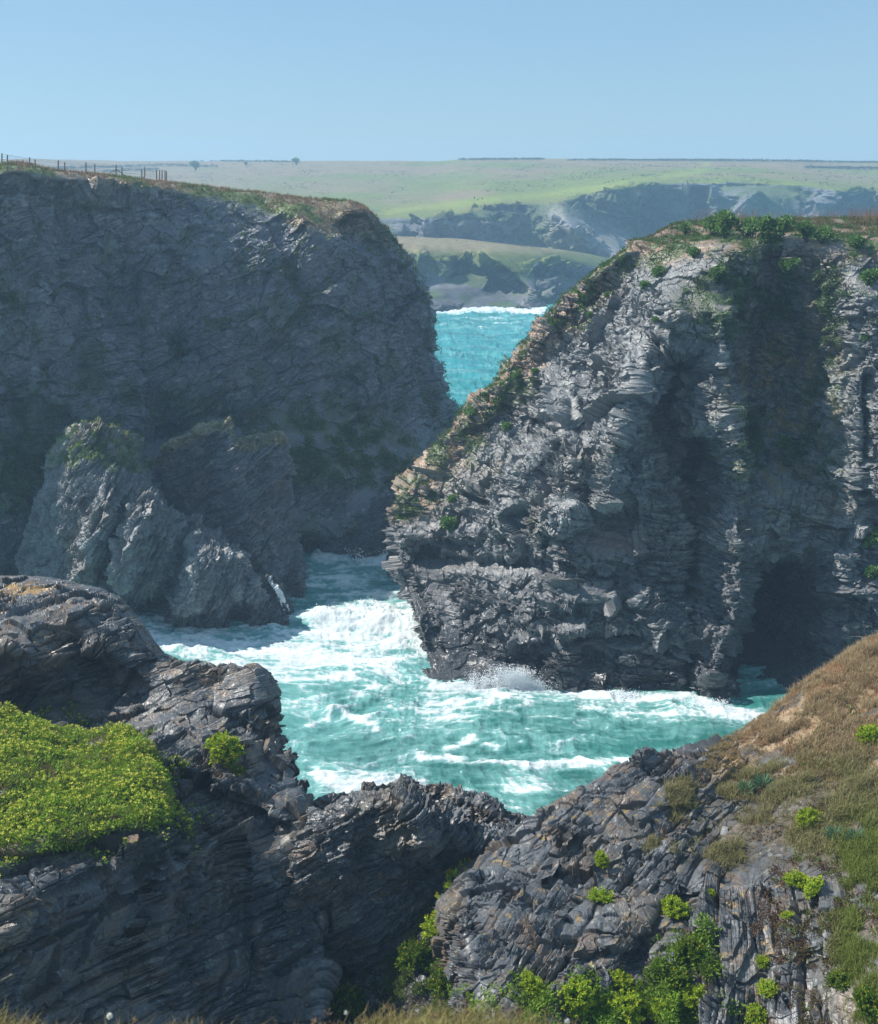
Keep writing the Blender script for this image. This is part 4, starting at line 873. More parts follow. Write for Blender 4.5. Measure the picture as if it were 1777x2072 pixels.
# samphire carpet on the left bank
n = 4200; m = (MD.py > 1440) * (MD.py < 1720) * (MD.px < 352) * sst(fbm(MD.V, .8, 3, 500) + .2 * (1 - ell(MD.px, MD.py, 190, 1500, 90, 28)), .42, .55)
k = pick(MD, m + .001, n, rg); pt = MD.V[k]; up = upv(MD.N[k], .3)
rad = .09 + .2 * fbm(pt, .7, 2, 501) * rg.random(n) * 1.6; lime = fbm(pt, 1.1, 3, 502)
parts = [clumps(pt + up * (rad * .6)[:, None], up, rad * 1.15, 14, .13, np.array([.23, .34, .03])[None] * (.6 + .8 * lime)[:, None], rg)]
hd = rg.random(n) < .05 + .85 * sst(fbm(pt, .9, 3, 503), .38, .62); hp = pt[hd] + up[hd] * (rad[hd] * 1.5 + .04)[:, None] + rg.normal(size=(hd.sum(), 3)) * .05
heads = np.repeat(hp, 7, 0); dd = vnorm(rot_rand(len(heads), rg) * [1, 1, .35]); parts.append(leaves(heads + dd * .01, dd, .08, .07, (.54, .55, .07), rg, .35))
k = pick(MD, np.ones(len(MD.V)), 5200, rg); parts.append(blades(MD.V[k], upv(MD.N[k], .3), .17, .018, 3, (.17, .17, .05), rg))
m = stroke(FL.px, FL.py, [(60, 1440), (190, 1488), (290, 1500), (350, 1580), (372, 1670), (300, 1690), (120, 1730), (0, 1750)], 26) * sst(fbm(FL.V, .9, 3, 505), .46, .58)
k = pick(FL, m, 520, rg); pt = FL.V[k]; up = upv(FL.N[k], .3); parts.append(clumps(pt, up, .06 + .16 * rg.random(len(k)), 14, .12, (.16, .25, .03), rg)); hp = np.repeat(pt[::2] + up[::2] * .2, 7, 0); dd = vnorm(rot_rand(len(hp), rg) * [1, 1, .35]); parts.append(leaves(hp, dd, .075, .07, (.52, .50, .07), rg, .3))
k = pick(MD, sst(fbm(MD.V, 1.2, 3, 506), .55, .62), 1500, rg); parts.append(blades(MD.V[k], upv(MD.N[k], .3), .34, .018, 5, (.24, .18, .09), rg, .9))
tag(emit('samphire_carpet', parts, M_LEAF), kind='stuff')

# grasses on the right foreground slope
def grasscols(px, py, p):
    g1 = fbm(p, 1.0, 3, 510); green = np.clip(sst(px, 1640, 1740) * sst(py, 1600, 1720) + .35 * g1, 0, 1)
    c = np.array([.23, .20, .10])[None] * (1 - green[:, None]) + np.array([.15, .18, .035])[None] * green[:, None]
    dry = sst(px - (1450 + (1540 - py) * .9), -30, 40) * sst(1560 - py, 0, 60); return mixc(c, (.34, .25, .15), dry * .8)
k = pick(FR, FR.g * (.3 + sst(fbm(FR.V, .6, 2, 517), .4, .6)), 12000, rg); parts = [blades(FR.V[k], upv(FR.N[k], .35), .30 * (.5 + fbm(FR.V[k], .8, 2, 515)), .02, 7, grasscols(FR.px[k], FR.py[k], FR.V[k]) * 1.35, rg, .9)]
m = sst(FR.px - (1420 + (1540 - FR.py) * .9), -20, 40) * sst(1620 - FR.py, 0, 60) * (1 - FR.g * .5) * (.12 + sst(fbm(FR.V, 1.1, 3, 516), .46, .56)) + .10 * sst(FR.px, 1400, 1500) * sst(1800 - FR.py, 0, 100)
k = pick(FR, m, 8500, rg); parts.append(blades(FR.V[k], upv(FR.N[k], .35), .16, .014, 6, grasscols(FR.px[k], FR.py[k], FR.V[k]) * [1.45, 1.25, 1.2], rg, .9))
m = sst(FR.px, 1480, 1600) * sst(fbm(FR.V, .7, 3, 512), .55, .62) * sst(FR.py, 1400, 1500)
k = pick(FR, m, 1500, rg); parts.append(clumps(FR.V[k], upv(FR.N[k], .4), .13, 12, .09, (.16, .10, .06), rg))
k = pick(FR, m * sst(FR.px, 1560, 1640), 900, rg); parts.append(clumps(FR.V[k], upv(FR.N[k], .4), .12, 12, .09, (.14, .19, .03), rg))
tag(emit('grass', parts, M_GRASS), kind='stuff')
# low lime foliage that ties the bushes together at the foot of the rocks
m = (ell(FR.px, FR.py, 1230, 2040, 240, 55, 0, 4) + ell(FR.px, FR.py, 1390, 1950, 60, 90, 10, 4)) * sst(fbm(FR.V, 1.0, 3, 541), .42, .55)
k = pick(FR, m, 1500, rg); lc = np.array([.17, .27, .03])[None] * (.5 + fbm(FR.V[k], 1, 3, 542))[:, None]; parts = [clumps(FR.V[k], upv(FR.N[k], .3), .12 + .16 * rg.random(len(k)), 16, .14, lc, rg)]
m = (ell(GL.px, GL.py, 900, 1950, 120, 110, -20, 4) + .5 * ell(GL.px, GL.py, 480, 2000, 60, 70) + .7 * ell(GL.px, GL.py, 700, 2060, 300, 30) + .5 * stroke(GL.px, GL.py, [(760, 1860), (860, 1800)], 16)) * sst(fbm(GL.V, 1.0, 3, 543), .46, .56)
k = pick(GL, m, 1300, rg); lc = np.array([.11, .19, .03])[None] * (.5 + fbm(GL.V[k], 1, 3, 542))[:, None]; parts += [clumps(GL.V[k], upv(GL.N[k], .3), .12 + .18 * rg.random(len(k)), 16, .14, lc, rg), blades(GL.V[k], upv(GL.N[k], .3), .35, .02, 6, (.15, .15, .06), rg, .9)]
tag(emit('undergrowth', parts, M_LEAF), kind='stuff')

# turf along the rim of the left headland
ytop = np.interp(LH.px, [0, 120, 250, 330, 430, 520, 640, 720, 780, 820], [345, 352, 372, 383, 396, 415, 465, 470, 485, 515])
m = sst(ytop + 28 * (fbm(LH.V, 3, 4, 104) - .42) - LH.py, -10, 8) * (LH.px > -40)
k = pick(LH, m, 9000, rg); g = fbm(LH.V[k], 3.4, 4, 106); gr = sst(g + .2 * stroke(LH.px[k], LH.py[k], [(470, 395), (560, 410), (640, 440)], 22), .52, .62)
cc_ = np.array([.27, .19, .12])[None] * (1 - gr[:, None]) + np.array([.13, .17, .045])[None] * gr[:, None]
parts = [blades(LH.V[k], upv(LH.N[k], .5), .42, .055, 6, cc_, rg, .9)]
gs = ell(LH.px, LH.py, 660, 900, 170, 75, 8, 4) + ell(LH.px, LH.py, 30, 960, 80, 70, 0, 4) + .5 * ell(LH.px, LH.py, 20, 590, 50, 50) + .06 * sst(LH.py, 380, 420) * (LH.py < 1000)
k = pick(LH, gs * sst(fbm(LH.V, 2.2, 4, 103), .42, .52), 6500, rg); parts.append(clumps(LH.V[k], upv(LH.N[k], .6), .35, 10, .3, (.10, .15, .035), rg))
tag(emit('clifftop_turf', parts, M_GRASS), kind='stuff')

# turf on the grassy stack
m = sst(965 - S1.py, 0, 30) * sst(S1.N[:, 2], -.2, .3) * sst(fbm(S1.V, 1.1, 3, 112), .42, .55)
k = pick(S1, m, 1500, rg); parts = [blades(S1.V[k], upv(S1.N[k], .5), .3, .05, 6, (.17, .22, .05), rg, .8)]
k = pick(S2, sst(np.interp(S2.px, [298, 365, 418, 462, 481, 535, 582], [952, 892, 868, 851, 896, 892, 888]) + 14 - S2.py, 0, 8), 260, rg); parts.append(blades(S2.V[k], upv(S2.N[k], .5), .22, .05, 5, (.22, .21, .06), rg, .8))
tag(emit('turf', parts, M_GRASS), kind='stuff')

# greenery over the right cliff
k = pick(RC, RC.veg + .002 * (RC.py < 1100), 8000, rg); sz = .2 + .22 * rg.random(len(k)); gcol = np.array([.07, .135, .03])[None] * (.7 + .8 * fbm(RC.V[k], 1.5, 3, 520))[:, None]
parts = [clumps(RC.V[k], upv(RC.N[k], .6), sz, 16, .17, gcol, rg)]
eg = [(1380, 470), (1262, 500), (1168, 575), (1104, 650), (1010, 765), (900, 890), (815, 1000)]
m = np.exp(-(dseg(RC.px, RC.py, eg) / 45) ** 2) * sst(RC.N[:, 2], -.1, .4)
k = pick(RC, m, 1600, rg); parts.append(blades(RC.V[k], upv(RC.N[k], .6), .32, .045, 6, (.24, .17, .10), rg, .9))
tag(emit('cliff_greenery', parts, M_LEAF), kind='stuff')
# dry red-brown stems along its top
m = sst(RC.px, 1380, 1420) * sst(RC.V[:, 2], 38.3, 38.9) * sst(RC.N[:, 2], .2, .6) * (.5 + ell(RC.px, RC.py, 1420, 480, 60, 40) + ell(RC.px, RC.py, 1740, 490, 90, 40))
k = pick(RC, m * sst(fbm(RC.V, 2.2, 3, 522), .45, .6), 520, rg, False); kk = RC.V[k]; up = np.repeat([[0, 0, 1.]], len(k), 0)
print('top z', RC.V[(RC.px > 1400) & (RC.px < 1750), 2].max(), len(k))
V1 = blades(kk, up, 1.2 * (.4 + rg.random(len(k))), .028, 4, (.26, .15, .09), rg, .9)
tp = kk[rg.integers(0, len(kk), 2600)] + np.stack([rg.normal(0, .35, 2600), rg.normal(0, .35, 2600), .4 + rg.random(2600) * .9], 1)
tag(emit('dry_stems', [V1, leaves(tp, vnorm(rot_rand(2600, rg) + [0, 0, 1.2]), .2, .03, (.26, .14, .09), rg)], M_GRASS), kind='stuff')

# ------------------------------------------------------------------ single plants
def shoots_bush(seed, ns=70, flower=True, green=(.20, .32, .025), tip=(.37, .48, .035), rust=False):
    g_ = np.random.default_rng(seed); d = rot_rand(ns * 2, g_); d = d[d[:, 2] > -.1][:ns]; ns = len(d)
    sc = .55 + .45 * g_.random(ns); tips = d * [1, 1, .9] * sc[:, None] + [0, 0, .12]
    roots = tips * [.45, .45, .1]; ax = vnorm(tips - roots + [0, 0, .35])
    parts = []
    for j in range(9):
        f = .25 + .75 * j / 8; cen = np.repeat(roots + (tips - roots) * f, 3, 0); a = np.repeat(ax, 3, 0)
        c = np.array(green) * (1 - f) + np.array(tip) * f if f > .5 else np.array(green)
        parts.append(leaves(cen, vnorm(a * .9 + rot_rand(len(cen), g_) * .9), .2, .075, c, g_, .3))
    fo = join(parts); st = []
    s_ = vnorm(np.cross(ax, [0, 1, .2])) * .012
    V = np.stack([roots * [1, 1, 0] - s_, roots * [1, 1, 0] + s_, tips + s_ * .6, tips - s_ * .6], 1).reshape(-1, 3); o = np.arange(ns)[:, None] * 4
    st = (V, np.concatenate([o + [0, 1, 2], o + [0, 2, 3]]), np.full((len(V), 3), .08) * [1, 1.1, .4])
    kk = g_.random(ns) < .38; ft = np.repeat(tips[kk] + ax[kk] * .12, 6, 0); dd = vnorm(rot_rand(len(ft), g_) + [0, 0, .5])
    fl = leaves(ft, dd, .06, .055, (.55, .42, .02) if not rust else (.45, .20, .03), g_, .3)
    return fo, st, fl
def make_bush(name, seed, **k):
    fo, st, fl = shoots_bush(seed, **k); e = empty(name, (0, 0, 0))
    mesh_obj('foliage', *fo[:2], M_LEAF, e, np.clip(fo[2], .002, 1)); mesh_obj('stem', *st[:2], M_LEAF, e, np.clip(st[2], .002, 1)); mesh_obj('blossom', *fl[:2], M_LEAF, e, np.clip(fl[2], .002, 1))
    return e
protos = [make_bush('golden_samphire', 901, ns=110), make_bush('golden_samphire', 902, ns=90), make_bush('golden_samphire', 903, ns=130, rust=True)]
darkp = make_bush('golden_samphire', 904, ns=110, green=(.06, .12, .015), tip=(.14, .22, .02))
used = set()
def put(pr, S, px, py, rpx, label, group=None, cat='plant', sink=.0, squash=1.0):
    o = pr if id(pr) not in used else copy_tree(pr); used.add(id(pr)) if o is pr else None
    v, nn = surf(S, px, py); d = math.hypot(v[1], CAMH - v[2]); s = rpx * d / F_D
    o.location = Vector(v) + Vector((0, -.12 * s, s * .12)); g_ = random.Random(px * 31 + py); o.scale = (s * g_.uniform(.85, 1.25), s * g_.uniform(.8, 1.2), s * g_.uniform(.75, 1.15))
    tl = Vector(upv(nn[None], .45)[0]); o.rotation_euler = tl.to_track_quat('Z', 'Y').to_euler()
    tag(o, label, cat, group); return o
G1 = 'golden samphire bushes on the right rocks'; G2 = 'golden samphire bushes at the foot of the gully'; G3 = 'tufts on the left rocks'
put(protos[2], FL, 452, 1530, 42, 'round bright yellow-green bush alone on the pale slabs of the left rocks', G3)
put(darkp, FL, 482, 1568, 18, 'small darker green cushion touching the right side of the lone yellow-green bush', G3)
put(protos[0], FR, 1212, 1745, 22, 'small upright golden bush highest up in the middle of the right rocks', G1)
put(protos[1], FR, 1216, 1825, 27, 'round golden bush on dark rock directly below the highest one', G1)
put(protos[0], FR, 1364, 1846, 27, 'golden bush with orange tips on the right rocks, right of the round pair', G1)
put(protos[2], GL, 945, 1822, 62, 'largest tall yellow-green bush where the gully meets the right rocks', G2)
put(protos[1], GL, 905, 1880, 48, 'shaded green bush directly below the largest yellow-green bush', G2)
put(darkp, GL, 905, 1990, 42, 'tall dark green bush low in the gully, left of the broad golden ones', G2)
put(darkp, GL, 845, 1950, 44, 'dull dark green bush in the shaded gully beside loose stones', G2)
put(darkp, GL, 455, 1975, 40, 'very dark green bush deep in the left shadow of the gully', G2)
put(darkp, GL, 500, 2030, 34, 'dark bush in the black shadow just above the near grass', G2)
put(darkp, GL, 700, 2040, 40, 'dark green low bush in the shade above the near grass, centre', G2)
put(darkp, GL, 770, 1860, 24, 'small dim shrub under the shaded face of the rock hump', G2)
put(protos[0], FR, 1075, 2000, 32, 'bright round golden bush at the bottom, left end of the lit row', G2)
put(protos[1], FR, 1160, 2020, 39, 'wide golden bush in the bottom row, second of the lit ones', G2)
put(protos[2], FR, 1252, 1992, 29, 'golden bush higher than its neighbours in the bottom row', G2)
put(protos[0], FR, 1262, 2052, 34, 'golden bush cut by the bottom edge of the frame, under the higher one', G2)
put(protos[1], FR, 1340, 2045, 29, 'golden bush between the bottom row and the fluted slabs', G2)
put(protos[1], FR, 1405, 2020, 30, 'golden bush right of the bottom row against the fluted slabs', G2)
put(darkp, FR, 1395, 1935, 34, 'large dark green bush in the shaded cleft left of the fluted slabs', G2)
put(darkp, FR, 1370, 1990, 34, 'dark green bush below the large one in the shaded cleft', G2)
put(protos[0], FR, 1545, 1952, 18, 'little yellow tuft halfway down the fluted slabs', G1)
put(protos[1], FR, 1555, 2005, 26, 'golden bush low on the fluted slabs near the bottom', G1)
put(protos[2], FR, 1528, 2060, 22, 'golden tuft at the bottom edge under the fluted slabs', G1)
put(protos[0], FR, 1592, 1855, 13, 'tiny yellow tuft near the top of the fluted slabs', G1)
put(protos[1], FR, 1440, 1808, 10, 'tiny green tuft at the left edge of the fluted slabs', G1)
put(protos[2], FR, 1635, 1665, 26, 'golden plant beside blue-green leaves on the upper right slope', G1)
put(protos[0], FR, 1610, 1790, 26, 'golden bush at the top corner of the fluted slabs', G1)
put(protos[1], FR, 1650, 1800, 28, 'wide golden bush where the slabs meet the long grass', G1)
put(protos[2], FR, 1755, 1500, 30, 'yellow-flowered plant at the right edge high on the slope', G1)
put(darkp, FR, 1700, 1990, 26, 'dark green bush at the right edge below the slabs', G1)
put(darkp, FR, 1760, 2040, 36, 'dark green bush in the bottom right corner', G1)
# blue-green strap-leaved tufts
g_ = np.random.default_rng(31); e = empty('strap_leaf_tuft', (0, 0, 0)); d0 = rot_rand(160, g_); d0 = d0[d0[:, 2] > -.1]
V, F, C = leaves(d0 * .08, vnorm(d0 + [0, 0, .3]), 1.0, .13, (.12, .22, .12), g_, .3); mesh_obj('leaf_rosette', V, F, M_LEAF, e, C)
for i, (x, y, r_, l_) in enumerate(((1690, 1695, 26, 'blue-green strap-leaved tuft below the golden plant on the upper right slope'), (1735, 1702, 28, 'blue-green strap-leaved tuft right beside its twin, nearer the frame edge'), (1545, 1590, 26, 'pale blue-green tuft on the grassy shoulder of the right rocks'), (1510, 1600, 22, 'small pale blue-green tuft at the left end of the grassy shoulder'))):
    o = e if i == 0 else copy_tree(e); v, nn = surf(FR, x, y); s = r_ * math.hypot(v[1], CAMH - v[2]) / F_D; o.location = v; o.scale = (s, s, s); tag(o, l_, 'plant', 'strap-leaved tufts')

# leafy shrubs on top of the right cliff
def mallow(seed, tall=True):
    g_ = np.random.default_rng(seed); e = empty('leafy_shrub', (0, 0, 0)); ns = 9
    L = []; S_ = []
    for i in range(ns):
        a = g_.random() * 6.28; top = np.array([math.cos(a) * .55 * g_.random(), math.sin(a) * .55 * g_.random(), .55 + .55 * g_.random()]) * (1 if tall else .6)
        n_ = 60; d = rot_rand(n_, g_); cen = top + d * (.27 * g_.random(n_) ** .5)[:, None] * [1, 1, .8]
        L.append(leaves(cen, vnorm(d + [0, 0, .1]), .17, .14, (.13, .235, .06), g_, .45))
        n_ = 14; f = g_.random(n_)[:, None]; cen = top * f * [.9, .9, 1]; L.append(leaves(cen, vnorm(rot_rand(n_, g_)), .13, .1, (.07, .14, .04), g_, .4))
        w_ = .018; b = top * .15 * [1, 1, 0]; sd_ = np.array([w_, 0, 0]); sv = np.array([0, w_, 0])
        V = np.array([b - sd_, b + sd_, top + sd_ * .5, top - sd_ * .5, b - sv, b + sv, top + sv * .5, top - sv * .5]); S_.append((V, np.array([[0, 1, 2], [0, 2, 3], [4, 5, 6], [4, 6, 7]]), np.full((8, 3), .12)))
    V, F, C = join(L); mesh_obj('foliage', V, F, M_LEAF, e, np.clip(C, .002, 1)); V, F, C = join(S_); mesh_obj('stem', V, F, M_LEAF, e, C); return e
ml = [mallow(61), mallow(62), mallow(63, False)]
def putm(i, x, y, h, l_, S=None, g='leafy shrubs on top of the right cliff', cat='shrub'):
    pr = ml[i]; o = pr if id(pr) not in used else copy_tree(pr); used.add(id(pr)) if o is pr else None
    v, nn = surf(S or RC, x, y); s = h * math.hypot(v[1], CAMH - v[2]) / F_D
    o.location = Vector(v) - Vector((0, 0, .12)); o.scale = (s, s, s); o.rotation_euler = (0, 0, (x * 7) % 6); tag(o, l_, cat, g)
putm(0, 1385, 478, 24, 'small leafy shrub at the far left end of the cliff-top row')
putm(1, 1446, 478, 40, 'tall leafy shrub standing among red stems, left part of the cliff top')
putm(0, 1472, 480, 44, 'tallest twin-headed leafy shrub on the cliff top, left of centre')
putm(1, 1508, 482, 36, 'leafy shrub just right of the tallest twin-headed one')
putm(0, 1540, 485, 38, 'broad leafy shrub in the middle of the cliff top')
putm(1, 1578, 484, 40, 'leafy shrub with thin bare stem right of the middle of the cliff top')
putm(2, 1560, 510, 44, 'dense shrub with yellow flowers hanging over the middle of the cliff edge')
putm(0, 1632, 490, 34, 'leafy shrub between bare red stems, right part of the cliff top')
putm(1, 1664, 492, 30, 'smaller leafy shrub next to red stems, right part of the cliff top')
putm(2, 1735, 500, 30, 'low leafy shrub among tall red grass at the right frame edge')
putm(2, 1405, 520, 26, 'round cushion shrub on bare soil at the top left of the right cliff')
putm(2, 1330, 560, 28, 'trailing shrub over the left shoulder of the right cliff')
putm(2, 1308, 585, 22, 'small trailing shrub below the one on the left shoulder')
putm(2, 1450, 560, 30, 'dark leafy shrub under the overhanging cliff edge')
putm(2, 1600, 545, 30, 'leafy shrub hanging below the right part of the cliff edge')
putm(2, 1760, 575, 38, 'grey-green shrub on the right pillar near the frame edge')
putm(2, 1750, 690, 22, 'small shrub halfway up the right pillar')
putm(2, 1530, 912, 26, 'bright green clump on the lit rib at the right of the dark hollow')
putm(2, 1590, 905, 30, 'green clump in shade, right of the bright one on the rib')
putm(2, 1762, 1105, 44, 'pale green bush on the right edge above the grassy slope')
putm(2, 1770, 1170, 34, 'yellow-green bush under the pale one on the right edge')
putm(2, 1228, 600, 14, 'small green plant low on the left shoulder of the right cliff')
putm(2, 1195, 640, 14, 'single green plant on the layered upper left edge')
putm(2, 1327, 650, 15, 'tiny plant above the fluted rib of the right cliff')
putm(2, 1045, 765, 16, 'round plant on the descending left ridge, upper of two')
putm(2, 1082, 755, 15, 'round plant on the ridge just right of its upper neighbour')
putm(1, 950, 845, 20, 'wispy plant against the water on the left ridge')
putm(2, 1027, 870, 22, 'leafy plant in a crack below the left ridge')
putm(2, 870, 1000, 18, 'small green plant on brown soil low on the left ridge')
putm(2, 915, 1015, 20, 'green plant beside its small neighbour on brown soil')
putm(2, 912, 1072, 34, 'largest green cushion at the low left end of the right cliff')
putm(2, 980, 800, 12, 'little plant on the rim of the left ridge above the bay')
ml2 = [mallow(66, False)]; ml.append(ml2[0])
# bushes on the far skyline
def skybush(x, y, h, Y, l_):
    pr = ml[0]; o = copy_tree(pr); o.name = 'bush'; b = P(x, y, Y); s = h * Y / F_D; o.location = b - np.array([0, 0, s * .62]); o.scale = (s * 1.7, s * 1.2, s * 1.1); o.rotation_euler = (0, 0, x % 6); tag(o, l_, 'bush', None)
ml.pop()
for ch in list(ml2[0].children): bpy.data.objects.remove(ch)
bpy.data.objects.remove(ml2[0])
skybush(600, 327, 9, 1000, 'lone round bush standing on the far skyline above the bare plateau')
skybush(396, 336, 12, 900, 'wide dark bush at the end of a hedge behind the fence')
skybush(498, 332, 5, 950, 'small low bush between the wide bush and the lone skyline bush')

# hedges and scrub on the far plateau
hm = np.zeros(len(FAR.px))
for pts, r_ in (([(100, 341), (220, 338), (330, 334), (440, 337)], 1.6), ([(210, 347), (320, 342)], 1.2), ([(1630, 339), (1777, 341)], 1.4), ([(400, 325), (600, 328)], 1.0), ([(930, 323), (1100, 322)], 1.2), ([(1150, 324), (1400, 324), (1600, 326), (1777, 329)], 1.2)): hm = np.maximum(hm, stroke(FAR.px, FAR.py, pts, r_))
k = pick(FAR, hm * (FAR.py < 350), 2600, rg, False); parts = [clumps(FAR.V[k], upv(FAR.N[k], .2), .5 + .8 * rg.random(len(k)), 10, .8, (.05, .065, .03), rg)]
hm = (FAR.py > 330) * (FAR.py < 440) * sst(fbm(FAR.V, (14, 30, 14), 4, 560), .56, .66) * (FAR.N[:, 2] > .8); k = pick(FAR, hm, 2600, rg); parts.append(clumps(FAR.V[k], upv(FAR.N[k], .2), .25 + .35 * rg.random(len(k)), 8, .45, (.09, .10, .045), rg))
tag(emit('far_scrub', parts, M_LEAF), kind='stuff')

# near grass at the bottom of the frame
m = (BK.V[:, 1] > 4.8) * (np.abs(BK.V[:, 0]) < 4) * sst(1.1 - BK.V[:, 0], 0, .6)
k = pick(BK, m.astype(float), 5200, rg, False); cc_ = np.array([.20, .19, .055])[None] * (.6 + .8 * fbm(BK.V[k], .35, 3, 530))[:, None]
parts = [blades(BK.V[k], upv(BK.N[k], .2), .10, .0045, 5, cc_, rg, 1.2, tipc=(.33, .26, .12))]
k = k[:420]; tp = BK.V[k] + np.stack([rg.normal(0, .04, len(k)), rg.normal(0, .03, len(k)), .07 + .07 * rg.random(len(k))], 1)
parts.append(blades(BK.V[k], upv(BK.N[k], .1), .2, .003, 1, (.30, .22, .12), rg, .3))
tq = np.repeat(tp, 8, 0) + rg.normal(0, .008, (len(tp) * 8, 3)); parts.append(leaves(tq, vnorm(rot_rand(len(tq), rg) + [.4, 0, .8]), .028, .007, (.30, .19, .12), rg))
tag(emit('near_grass', parts, M_GRASS), kind='stuff')
for x, y, r_, l_ in ((222, 2056, .014, 'white flower head in the blurred grass, the leftmost and clearest'), (700, 2049, .009, 'small pinkish-white flower head above the blurred grass'), (1148, 2066, .012, 'white flower head at the bottom edge, the rightmost')):
    b = P(x, y, 5.9); e = empty('flower', b - np.array([0, 0, .16])); g_ = np.random.default_rng(x); d = rot_rand(50, g_)
    V, F, C = leaves(d * r_ * .4 + [0, 0, .16], d, r_, r_ * .8, (.8, .8, .76), g_, .1); mesh_obj('petal_head', V, F, M_LEAF, e, C)
    V, F, C = blades(np.zeros((1, 3)), np.array([[0, 0, 1.]]), .16, .003, 2, (.15, .2, .05), g_, .05, .05); mesh_obj('stalk', V, F, M_LEAF, e, C); tag(e, l_, 'flower', 'white flowers in the near grass')

# ================================================================== FENCES
def cyl(a, b, r0, r1=None, n=7):
    a, b = np.array(a, float), np.array(b, float); r1 = r1 or r0; ax = U(b - a); s = U(np.cross(ax, [.3, 1, .1])); t_ = np.cross(ax, s)
    an = np.arange(n) * 2 * math.pi / n; ring = np.cos(an)[:, None] * s + np.sin(an)[:, None] * t_
    V = np.concatenate([a + ring * r0, b + ring * r1, [b + ax * r1 * .3]]); i = np.arange(n); j = (i + 1) % n
    F = np.concatenate([np.stack([i, j, j + n], 1), np.stack([i, j + n, i + n], 1), np.stack([i + n, j + n, np.full(n, 2 * n)], 1)])
    return V, F, np.full((len(V), 3), .5)
def vert_z(S, x, y):             # ground height under a world position
    k = np.nonzero((np.abs(S.V[:, 0] - x) < 1.5) & (np.abs(S.V[:, 1] - y) < 2.0))[0]
    return S.V[k, 2].max() if len(k) else None
fe = empty('fence', P(5, 331, 143)); fb = np.array(fe.location)
posts = [(4, 332, 22, 143), (15, 333, 20, 140), (60, 340, 22, 146), (71, 342, 20, 143), (118, 347, 23, 150), (131, 348, 20, 147), (174, 352, 24, 154), (192, 354, 22, 151), (235, 357, 24, 158), (247, 358, 20, 155), (287, 361, 19, 162), (293, 360, 22, 163), (317, 362, 19, 166), (323, 362, 18, 168), (328, 362, 18, 170), (334, 363, 19, 166), (337, 363, 17, 167)]
tops = []
for x, y, h, Y in posts:
    b = P(x, y + 16, Y); t_ = P(x, y - h + .5, Y); tops.append(t_); V, F, C = cyl(b - fb, t_ - fb, .085, .075); mesh_obj('post', V, F, M_WOOD, fe)
for x0, y0, x1, y1, Y in ((234, 344, 207, 358, 158), (236, 343, 262, 362, 157)):
    V, F, C = cyl(P(x0, y0, Y) - fb, P(x1, y1, Y) - fb, .06); mesh_obj('brace', V, F, M_WOOD, fe)
row1 = [0, 2, 4, 6, 8, 11, 12]; row2 = [1, 3, 5, 7, 9, 10, 15]
for lv in (.08, .35, .62, .9):
    for rr_ in (row1, row2):
        if rr_ is row2 and lv in (.35,): continue
        L = []
        for a, b in zip(rr_[:-1], rr_[1:]): L.append(cyl(tops[a] - fb - [0, 0, lv], tops[b] - fb - [0, 0, lv], .012, n=4))
        V, F, C = join(L); mesh_obj('wire', V, F, M_WIRE, fe)
tag(fe, 'double row of weathered posts and wire running along the left headland top', 'fence')
f2 = empty('fence', P(960, 492, 480)); fb = np.array(f2.location)
fx = list(np.linspace(800, 965, 9)) + list(np.linspace(973, 1092, 26))
L = []; pv = None
for i, x in enumerate(fx):
    yb = np.interp(x, [790, 880, 965, 1093], [484, 488, 494, 503]); Y = np.interp(x, [790, 930, 1093], [478, 480, 488]); hh = 6.5 if i > 8 or i % 2 == 0 else 5.5
    b = P(x, yb + 3, Y); t_ = P(x, yb - hh, Y); V, F, C = cyl(b - fb, t_ - fb, .11, .1, 5); mesh_obj('post', V, F, M_WOOD, f2)
    if pv is not None: L += [cyl(pv - fb - [0, 0, .15], t_ - fb - [0, 0, .15], .025, n=3), cyl(pv - fb - [0, 0, .7], t_ - fb - [0, 0, .7], .025, n=3)]
    pv = t_
V, F, C = join(L); mesh_obj('wire', V, F, M_WIRE, f2)
tag(f2, 'long line of small posts on the grassy promontory across the bay', 'fence')

